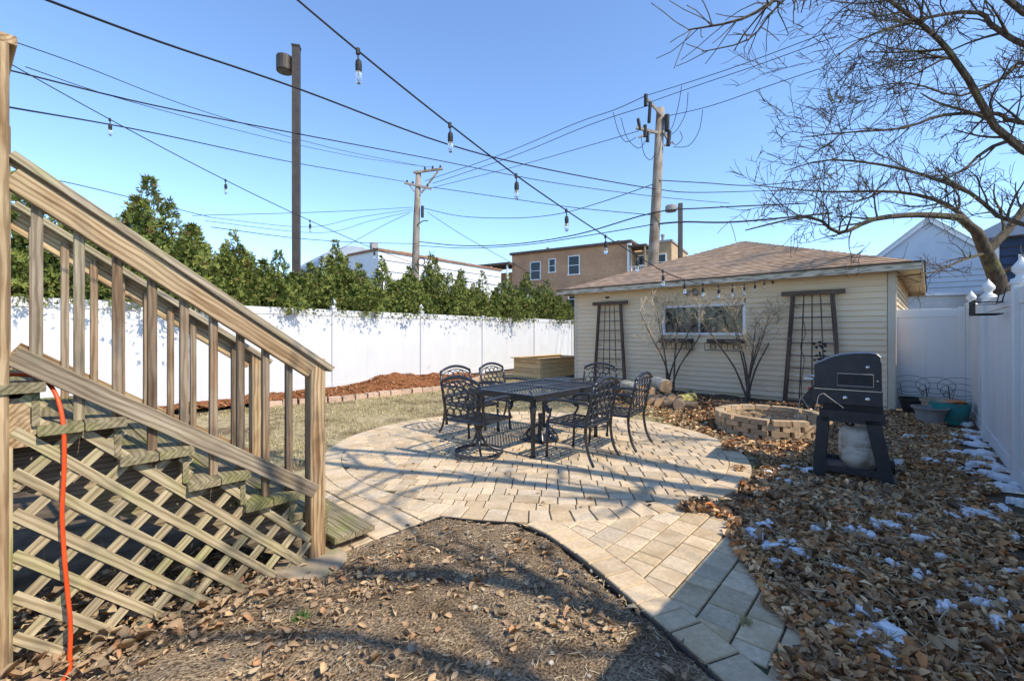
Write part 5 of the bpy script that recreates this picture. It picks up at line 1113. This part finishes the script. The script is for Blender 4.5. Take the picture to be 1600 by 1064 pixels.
for loop in ([(958, 176), (966, 205), (978, 222), (994, 215)], [(970, 184), (980, 216), (998, 232), (1010, 218)], [(1002, 215), (1006, 240), (1016, 250), (1024, 240)], [(1065, 135), (1060, 165), (1052, 195), (1046, 205)], [(1075, 145), (1072, 175), (1060, 200), (1050, 210)], [(1098, 172), (1092, 205), (1076, 228), (1052, 230)], [(1062, 205), (1066, 216), (1058, 226), (1050, 224)]):
    mb = MB(); wire_mb(mb, [P(*p, YR-.25) for p in loop], .014); mb.build('jumper_wire', M['cable'], up1)
up2 = thing('utility_pole', 'brown wooden utility pole with two crossarms above the hedge', 'utility pole', (0, 0, 0))
b0 = P(649, 519, YLp); mb = MB(); mb.tube([Vector((b0.x, b0.y, 0)), P(649, 430, YLp), P(651, 340, YLp), P(654, 268, YLp)], [.26, .24, .2, .16], 12); mb.build('pole', M['pole_wood'], up2, smooth=True)
hardware(up2, [('bar', (646, 270), (692, 264), .12), ('bar', (632, 286), (674, 295), .12), ('bar', (658, 302), (684, 268), .09), ('bar', (640, 290), (650, 303), .07), ('tube', (664, 262), (664, 268), .06), ('tube', (676, 260), (676, 267), .06), ('tube', (688, 259), (688, 266), .06), ('tube', (636, 282), (636, 288), .06), ('tube', (645, 284), (645, 290), .06), ('tube', (668, 288), (668, 295), .06), ('tube', (660, 322), (660, 340), .09)], YLp-.15)
mb = MB(); c = P(658, 409, YLp-.4); mb.tube([c+Vector((.22*math.cos(q), 0, .22*math.sin(q))) for q in np.linspace(0, 2*math.pi, 17)[:-1]], .035, 5, close=True); mb.build('cable_coil', M['cable'], up2)
mb = MB(); wire_mb(mb, [P(652, 352, YLp-.2), P(660, 346, YLp-.3), P(669, 345, YLp-.3)], .03); mb.build('bracket', M['cable'], up2)
wires = [
 ('thick twisted black service cable crossing the sky from top left to the grey pole', [(40, -12, 6.0), (250, 66, 7.5), (463, 138, 9.4), (700, 226, 12), (860, 266, 14.5), (1021, 295, 18.3), (1100, 301, 21), (1250, 296, 27)], .026),
 ('black overhead line from the deck post corner to the right, just below the thick cable', [(-40, 98, 6.2), (30, 114, 6.6), (240, 165, 8), (463, 209, 10), (665, 247, 12.8), (860, 285, 16), (1021, 307, 18.3), (1140, 318, 21)], .017),
 ('lower black overhead line from behind the deck post to the left pole crossarm', [(-30, 160, 6), (15, 168, 7), (240, 208, 12), (463, 255, 19), (632, 284, 27)], .020),
 ('line running on from the left pole crossarm towards the right pole', [(676, 293, 27), (800, 311, 27), (900, 325, 26), (1016, 336, 24)], .026),
 ('thin high grey line from top left to the top of the left pole', [(-20, 52, 9), (120, 100, 12), (320, 175, 17), (520, 232, 23), (664, 261, 27)], .016),
 ('thin grey line just under the other, ending at the left pole top', [(40, 105, 10), (200, 158, 14), (420, 216, 20), (560, 246, 25), (676, 262, 27)], .014),
 ('uppermost line from the left pole up to the top of the right pole', [(664, 283, 27), (780, 243, 24), (900, 193, 21), (960, 172, 19.2), (1009, 150, 18.3)], .020),
 ('second line from the left pole up to the right pole', [(676, 287, 27), (800, 245, 24), (920, 196, 20.5), (1014, 165, 18.3)], .020),
 ('third line from the left pole up to the right pole crossarm', [(670, 295, 27), (800, 262, 24), (930, 225, 20), (998, 205, 18.3)], .018),
 ('uppermost line leaving the right pole to the upper right', [(1009, 150, 18.3), (1070, 131, 17), (1160, 101, 15.5), (1290, 52, 13.5)], .017),
 ('second line leaving the right pole to the upper right', [(1016, 160, 18.3), (1090, 134, 17), (1190, 100, 15.5), (1310, 56, 13.5)], .017),
 ('lowest of the three lines leaving the right pole to the upper right', [(1042, 182, 18.3), (1110, 166, 17), (1200, 135, 15.5), (1280, 108, 14.5)], .017),
 ('sagging line from the middle of the left pole to the right pole', [(660, 325, 27), (720, 338, 26), (800, 341, 24), (870, 335, 22), (940, 316, 20), (1021, 288, 18.3)], .022),
 ('thick low cable sagging from the left pole to the right pole', [(655, 378, 27), (720, 384, 26), (800, 382, 24), (900, 367, 21), (1020, 333, 18.3), (1110, 325, 18), (1260, 318, 17.5)], .034),
 ('lowest cable between the two poles', [(655, 384, 27), (730, 388, 26), (820, 383, 24), (920, 368, 21), (1020, 351, 18.3)], .026),
 ('cable going right from the grey pole above the garage roof, upper one', [(1030, 282, 18.3), (1100, 286, 18), (1180, 290, 17.6), (1300, 278, 17)], .024),
 ('knotted low cable going right from the grey pole above the roof peak', [(1030, 350, 18.3), (1070, 347, 18.1), (1150, 347, 17.8), (1300, 333, 17.2)], .045),
 ('line leaving the left pole to the left, highest of the fan', [(645, 324, 27), (560, 329, 25), (460, 333, 23), (300, 337, 20)], .018),
 ('second line of the fan leaving the left pole to the left', [(645, 327, 27), (560, 340, 25), (480, 355, 23), (330, 340, 20)], .016),
 ('third line of the fan leaving the left pole to the left', [(645, 330, 27), (580, 345, 25.5), (500, 364, 23), (320, 345, 19)], .016),
 ('line dropping from the left pole down left behind the hedge', [(640, 333, 27), (600, 352, 26), (540, 385, 24), (500, 410, 23)], .018),
 ('line dropping steeply from the left pole down to the right', [(668, 332, 27), (720, 366, 25), (780, 400, 22.5), (860, 445, 20)], .018),
 ('low line passing left to right in front of the left pole', [(330, 355, 19), (460, 372, 23), (560, 379, 25), (650, 381, 26.7)], .022),
 ('thin line from the tall arborvitae tip going left', [(80, 280, 9.2), (130, 291, 9.7), (200, 308, 10.5), (330, 340, 13)], .012),
]
for lb, pts, r in wires:
    mb = MB(); w = [P(*p) for p in pts]; mb.tube(smooth_path(w, 6), r*.8, 5); tag(mb.build('utility_wire', M['cable']), lb, 'wire', 'overhead utility wires')
# string lights
def string_light(label, pts, bulbs):
    o = thing('string_light', label, 'string lights', pts[0]); mb = MB(); org = Vector(pts[0]); mb.tube([p-org for p in smooth_path(pts, 5)], .0055, 6); mb.build('cable', M['cable'], o, smooth=True)
    for b in bulbs:
        b = b-org
        s_ = MB(); s_.tube([b+Vector((0, 0, .012)), b+Vector((0, 0, -.02))], .012, 7); s_.tube([b+Vector((0, 0, -.01)), b+Vector((.004, 0, -.055))], .005, 5); s_.lathe([(.011, -.115), (.017, -.113), (.0185, -.085), (.016, -.06), (.008, -.05)], b+Vector((.004, 0, 0)), 12)
        so = s_.build('socket', M['cable'], o, smooth=False)
        g_ = MB(); g_.lathe([(.0005, -.19), (.010, -.186), (.0185, -.168), (.020, -.150), (.0165, -.128), (.012, -.114)], b+Vector((.004, 0, 0)), 14); g_.build('bulb', M['bulb'], so, smooth=True)
        f_ = MB(); f_.tube([b+Vector((.004, 0, -.118)), b+Vector((.004, 0, -.145))], .003, 5); f_.build('filament', M['tan_pot'], so)
zs = {0: 2.56, 1: 2.465, 2: 2.36, 3: 2.27, 4: 2.20, 5: 2.14, 6: 2.12, 7: 2.12, 8: 2.17, 9: 2.275, 10: 2.385, 11: 2.51, 12: 2.65, 13: 2.82, 14: 3.01, 15: 3.23, 16: 3.47, 17: 3.74, 18: 4.03}
E0 = Vector((5.42, 9.17, 0)); DD = Vector((-.449, -.478, 0))
sp_ = [E0+DD*n+Vector((0, 0, z)) for n, z in sorted(zs.items())]
string_light('long string of clear bulbs swooping from the top of the picture to the garage eave', sp_, sp_[:16])
zz2 = {-2: 4.75, -1: 4.27, 0: 3.84, 1: 3.47, 2: 3.16, 3: 2.90, 4: 2.72, 5: 2.60, 6: 2.54, 7: 2.53, 8: 2.57}
s2 = [Vector((-4.56+.71*n, 5.0+.925*n, z)) for n, z in sorted(zz2.items())]
string_light('string of clear bulbs running from behind the deck post towards the far garage corner', s2, s2[1:-1])
# ================================================================ BUILDINGS BEHIND
def wall_frame(p0, p1):
    d = Vector((p1[0]-p0[0], p1[1]-p0[1], 0)); return d.length, math.atan2(d.y, d.x)
def window(par, x, z, w, h, y=-.02):
    mb = MB(); t = .09
    mb.box((x, y, z+h/2), (w+.1, .12, t)); mb.box((x, y-.03, z-h/2), (w+.2, .18, t)); mb.box((x-w/2, y, z), (t, .12, h)); mb.box((x+w/2, y, z), (t, .12, h)); mb.box((x, y, z), (w, .1, .06))
    f = mb.build('window', M['white_paint'], par); mb = MB(); mb.box((x, y+.01, z), (w-.05, .03, h-.05)); mb.build('pane', M['pane'], f); return f
# brick apartment block: local x along facade from left to right, y away
p0, p1 = (0.0, 49.0), (11.3, 42.0); L, rz = wall_frame(p0, p1); bb = thing('apartment_building', 'orange brown brick apartment building with flat roof behind the hedge', 'building', (*p0, 0), rz)
hB = 10.0
mb = MB(); mb.box((L/2, 6, hB/2), (L, 12, hB)); mb.build('wall', M['brick_wall'], bb)
mb = MB(); mb.box((L/2, 5.9, hB+.06), (L+.3, 12.4, .25)); mb.build('coping', M['dark_wood'], bb)
def fx(px):                                            # x on the facade from a photo column
    k = (px-800)/F; d = Vector((p1[0]-p0[0], p1[1]-p0[1])).normalized(); return (k*p0[1]-p0[0])/(d.x-k*d.y)
for px, w, h, z in ((837, 1.2, 1.9, 8.0), (863, .75, 1.4, 8.4), (897, 1.2, 1.9, 8.25)):
    window(bb, fx(px), z, w, h); 
for px in (837, 897): window(bb, fx(px), 4.8, 1.2, 1.9)
mb = MB(); mb.box((L-.1, -.05, hB/2), (.35, .3, hB-.2)); mb.build('corner_pipe', M['white_paint'], bb)
# left rear porch bay
mb = MB(); mb.box((-2.2, 5.5, hB/2-.8), (4.6, 7, hB-1.6)); mb.build('porch_wall', M['brick_wall'], bb)
mb = MB(); mb.box((-2.3, .6, 8.95), (5.2, 3.4, .25)); mb.build('porch_roof', M['dark_wood'], bb)
mb = MB(); mb.box((-2.2, .4, 6.1), (4.6, 2.6, .2)); mb.build('porch_floor', M['grey_wood'], bb)
for x in (-4.4, -2.2, -.1): mb = MB(); mb.box((x, -.8, 4.4), (.16, .16, 8.8)); mb.build('porch_post', M['white_paint'], bb)
mb = MB()
for x in np.arange(-4.3, 0, .28): mb.box((x, -.8, 6.75), (.07, .05, 1.0))
mb.box((-2.2, -.8, 7.25), (4.5, .08, .1)); mb.build('porch_railing', M['dark_wood'], bb)
# tan wing on the right with wooden porch
mb = MB(); mb.box((L+2.45, 5.6, 5.0), (1.9, 8, 10.0)); mb.build('wing_wall', M['tan_brick'], bb)
mb = MB(); mb.box((L+2.45, 5.6, 10.06), (2.1, 8.2, .22)); mb.build('wing_coping', M['grey_pot'], bb)
mb = MB(); mb.box((L+.75, 4.6, 4.6), (1.46, 7, 9.2)); mb.build('stair_bay', M['tan_brick'], bb)
window(bb, L+.75, 7.9, .7, 1.8, 1.06); window(bb, L+2.5, 8.1, .8, 1.5, 1.56)
mb = MB(); mb.box((L+.85, .2, 9.45), (1.7, 2.2, .18)); mb.build('porch_roof', M['dark_wood'], bb)
for x in (L+.2, L+1.55): mb = MB(); mb.box((x, -.75, 4.7), (.14, .14, 9.4)); mb.build('porch_post', M['grey_wood'], bb)
mb = MB(); mb.box((L+.85, .1, 6.6), (1.6, 2.0, .18)); mb.build('porch_floor', M['grey_wood'], bb)
mb = MB(); mb.bar((L+.1, -.85, 7.5), (L+1.6, -.85, 7.5), .08, .1)
for x in np.arange(L+.2, L+1.6, .25): mb.box((x, -.85, 7.1), (.06, .05, .9))
mb.build('porch_railing', M['vinyl_old'], bb)
for x, z in ((3.2, 10.6), (L-2, 10.5), (L+2.4, 10.6)): mb = MB(); mb.lathe([(.14, -.5), (.14, .1), (.2, .12), (.2, .3), (.05, .35)], (x, 2.5, z), 10); mb.build('roof_vent', M['grey_pot'], bb)
# long white building
p0, p1 = (-9.1, 30.0), (-1.0, 40.0); L, rz = wall_frame(p0, p1); wbld = thing('commercial_building', 'long low white painted building behind the utility pole', 'building', (*p0, 0), rz)
mb = MB(); mb.box((L/2, 4.5, 3.5), (L, 9, 7.0)); mb.build('wall', M['white_paint'], wbld)
for i in range(9): mb = MB(); mb.box((L/2, -.02, .4+i*.75), (L, .05, .03)); mb.build('board_joint', M['grey_pot'], wbld)
mb = MB(); mb.box((L/2, 4.5, 7.06), (L+.2, 9.2, .16)); mb.build('coping', mat('rusty_coping', (.22, .11, .06), (.36, .2, .12), scale=3), wbld)
mb = MB(); mb.box((L*.12, -.06, 4.9), (1.2, .12, .45)); mb.build('wall_vent', M['grey_pot'], wbld)
for x in (.35, .55): mb = MB(); mb.box((L*x, 3, 7.4), (1.6, 1.2, .7)); mb.build('roof_unit', M['brick_wall'], wbld)
# grey roofed hall at left of it
gh = thing('grey_hall', 'pale grey building with sloping metal roof behind the hedge', 'building', (-13.6, 31.5, 0), math.radians(38))
mb = MB(); mb.box((2.4, 3.5, 2.8), (4.8, 7, 5.6)); mb.build('wall', M['greyroof'], gh)
mb = MB(); mb.prism([(-.3, -.3, 5.6)]+[(2.4-2.7*math.cos(q), -.3, 5.6+2.2*math.sin(q)**.8) for q in np.linspace(.15, math.pi-.15, 12)]+[(5.1, -.3, 5.6)], (0, 7.6, 0)); mb.build('roof', M['greyroof'], gh)
mb = MB(); mb.box((4.0, .5, 7.9), (.5, .5, .9)); mb.build('roof_stack', M['grey_pot'], gh)
# pale blue gabled house behind the garage's right corner
bh = thing('blue_house', 'pale blue house with white trimmed gable behind the gate', 'house', (20.5, 24.6, 0), math.radians(-38))
mb = MB(); mb.prism([(0, 0, 0), (4.6, 0, 0), (4.6, 0, 5.0), (2.0, 0, 7.3), (0, 0, 5.6)], (0, 7, 0)); mb.build('wall', M['bluewall'], bh)
for k in range(16): mb = MB(); mb.box((2.3, -.02, .4+k*.28), (4.56, .03, .02)); mb.build('siding_joint', M['greyroof'], bh)
beam('barge_board', (-.25, -.12, 5.45), (2.0, -.12, 7.42), .08, .24, M['white_paint'], bh); beam('barge_board', (2.0, -.12, 7.42), (4.95, -.12, 4.8), .08, .24, M['white_paint'], bh)
mb = MB(); mb.add([(-.3, -.25, 5.5), (2.0, -.25, 7.55), (2.0, 7.3, 7.55), (-.3, 7.3, 5.5), (5.0, -.25, 4.85), (5.0, 7.3, 4.85)], [(0, 1, 2, 3), (1, 4, 5, 2)]); mb.build('roof', M['greyroof'], bh)
# low white brick garage wall
wg = thing('white_brick_shed', 'low white painted brick outbuilding behind the gate', 'building', P(1408, 519, 17)-Vector((0, 0, H)), math.radians(-25))
mb = MB(); mb.box((1.6, 1.5, 1.4), (3.2, 3, 2.8)); mb.build('wall', M['white_brick'], wg); mb = MB(); mb.box((1.6, 1.5, 2.85), (3.4, 3.2, .1)); mb.build('coping', M['white_paint'], wg)
# dark blue house at the right edge
dh = thing('dark_blue_house', 'dark navy sided house at the far right edge behind the tree', 'house', P(1556, 519, 15)-Vector((0, 0, H)), math.radians(-50))
mb = MB(); mb.box((2.5, 2.5, 2.3), (5, 5, 4.6)); mb.build('wall', M['darkblue'], dh)
for k in range(14): mb = MB(); mb.box((2.5, -.015, .5+k*.29), (5, .04, .022)); mb.build('siding_joint', M['cable'], dh)
window(dh, 1.0, 3.2, .9, 1.5); mb = MB(); mb.box((.0, -.02, 2.3), (.16, .1, 4.6)); mb.build('corner_trim', M['white_paint'], dh)
mb = MB(); mb.box((2.5, 2.5, 4.7), (5.8, 5.8, .2)); mb.prism([(-.4, -.4, 4.8), (5.4, -.4, 4.8), (2.5, -.4, 6.4)], (0, 5.8, 0)); mb.build('roof', M['greyroof'], dh)
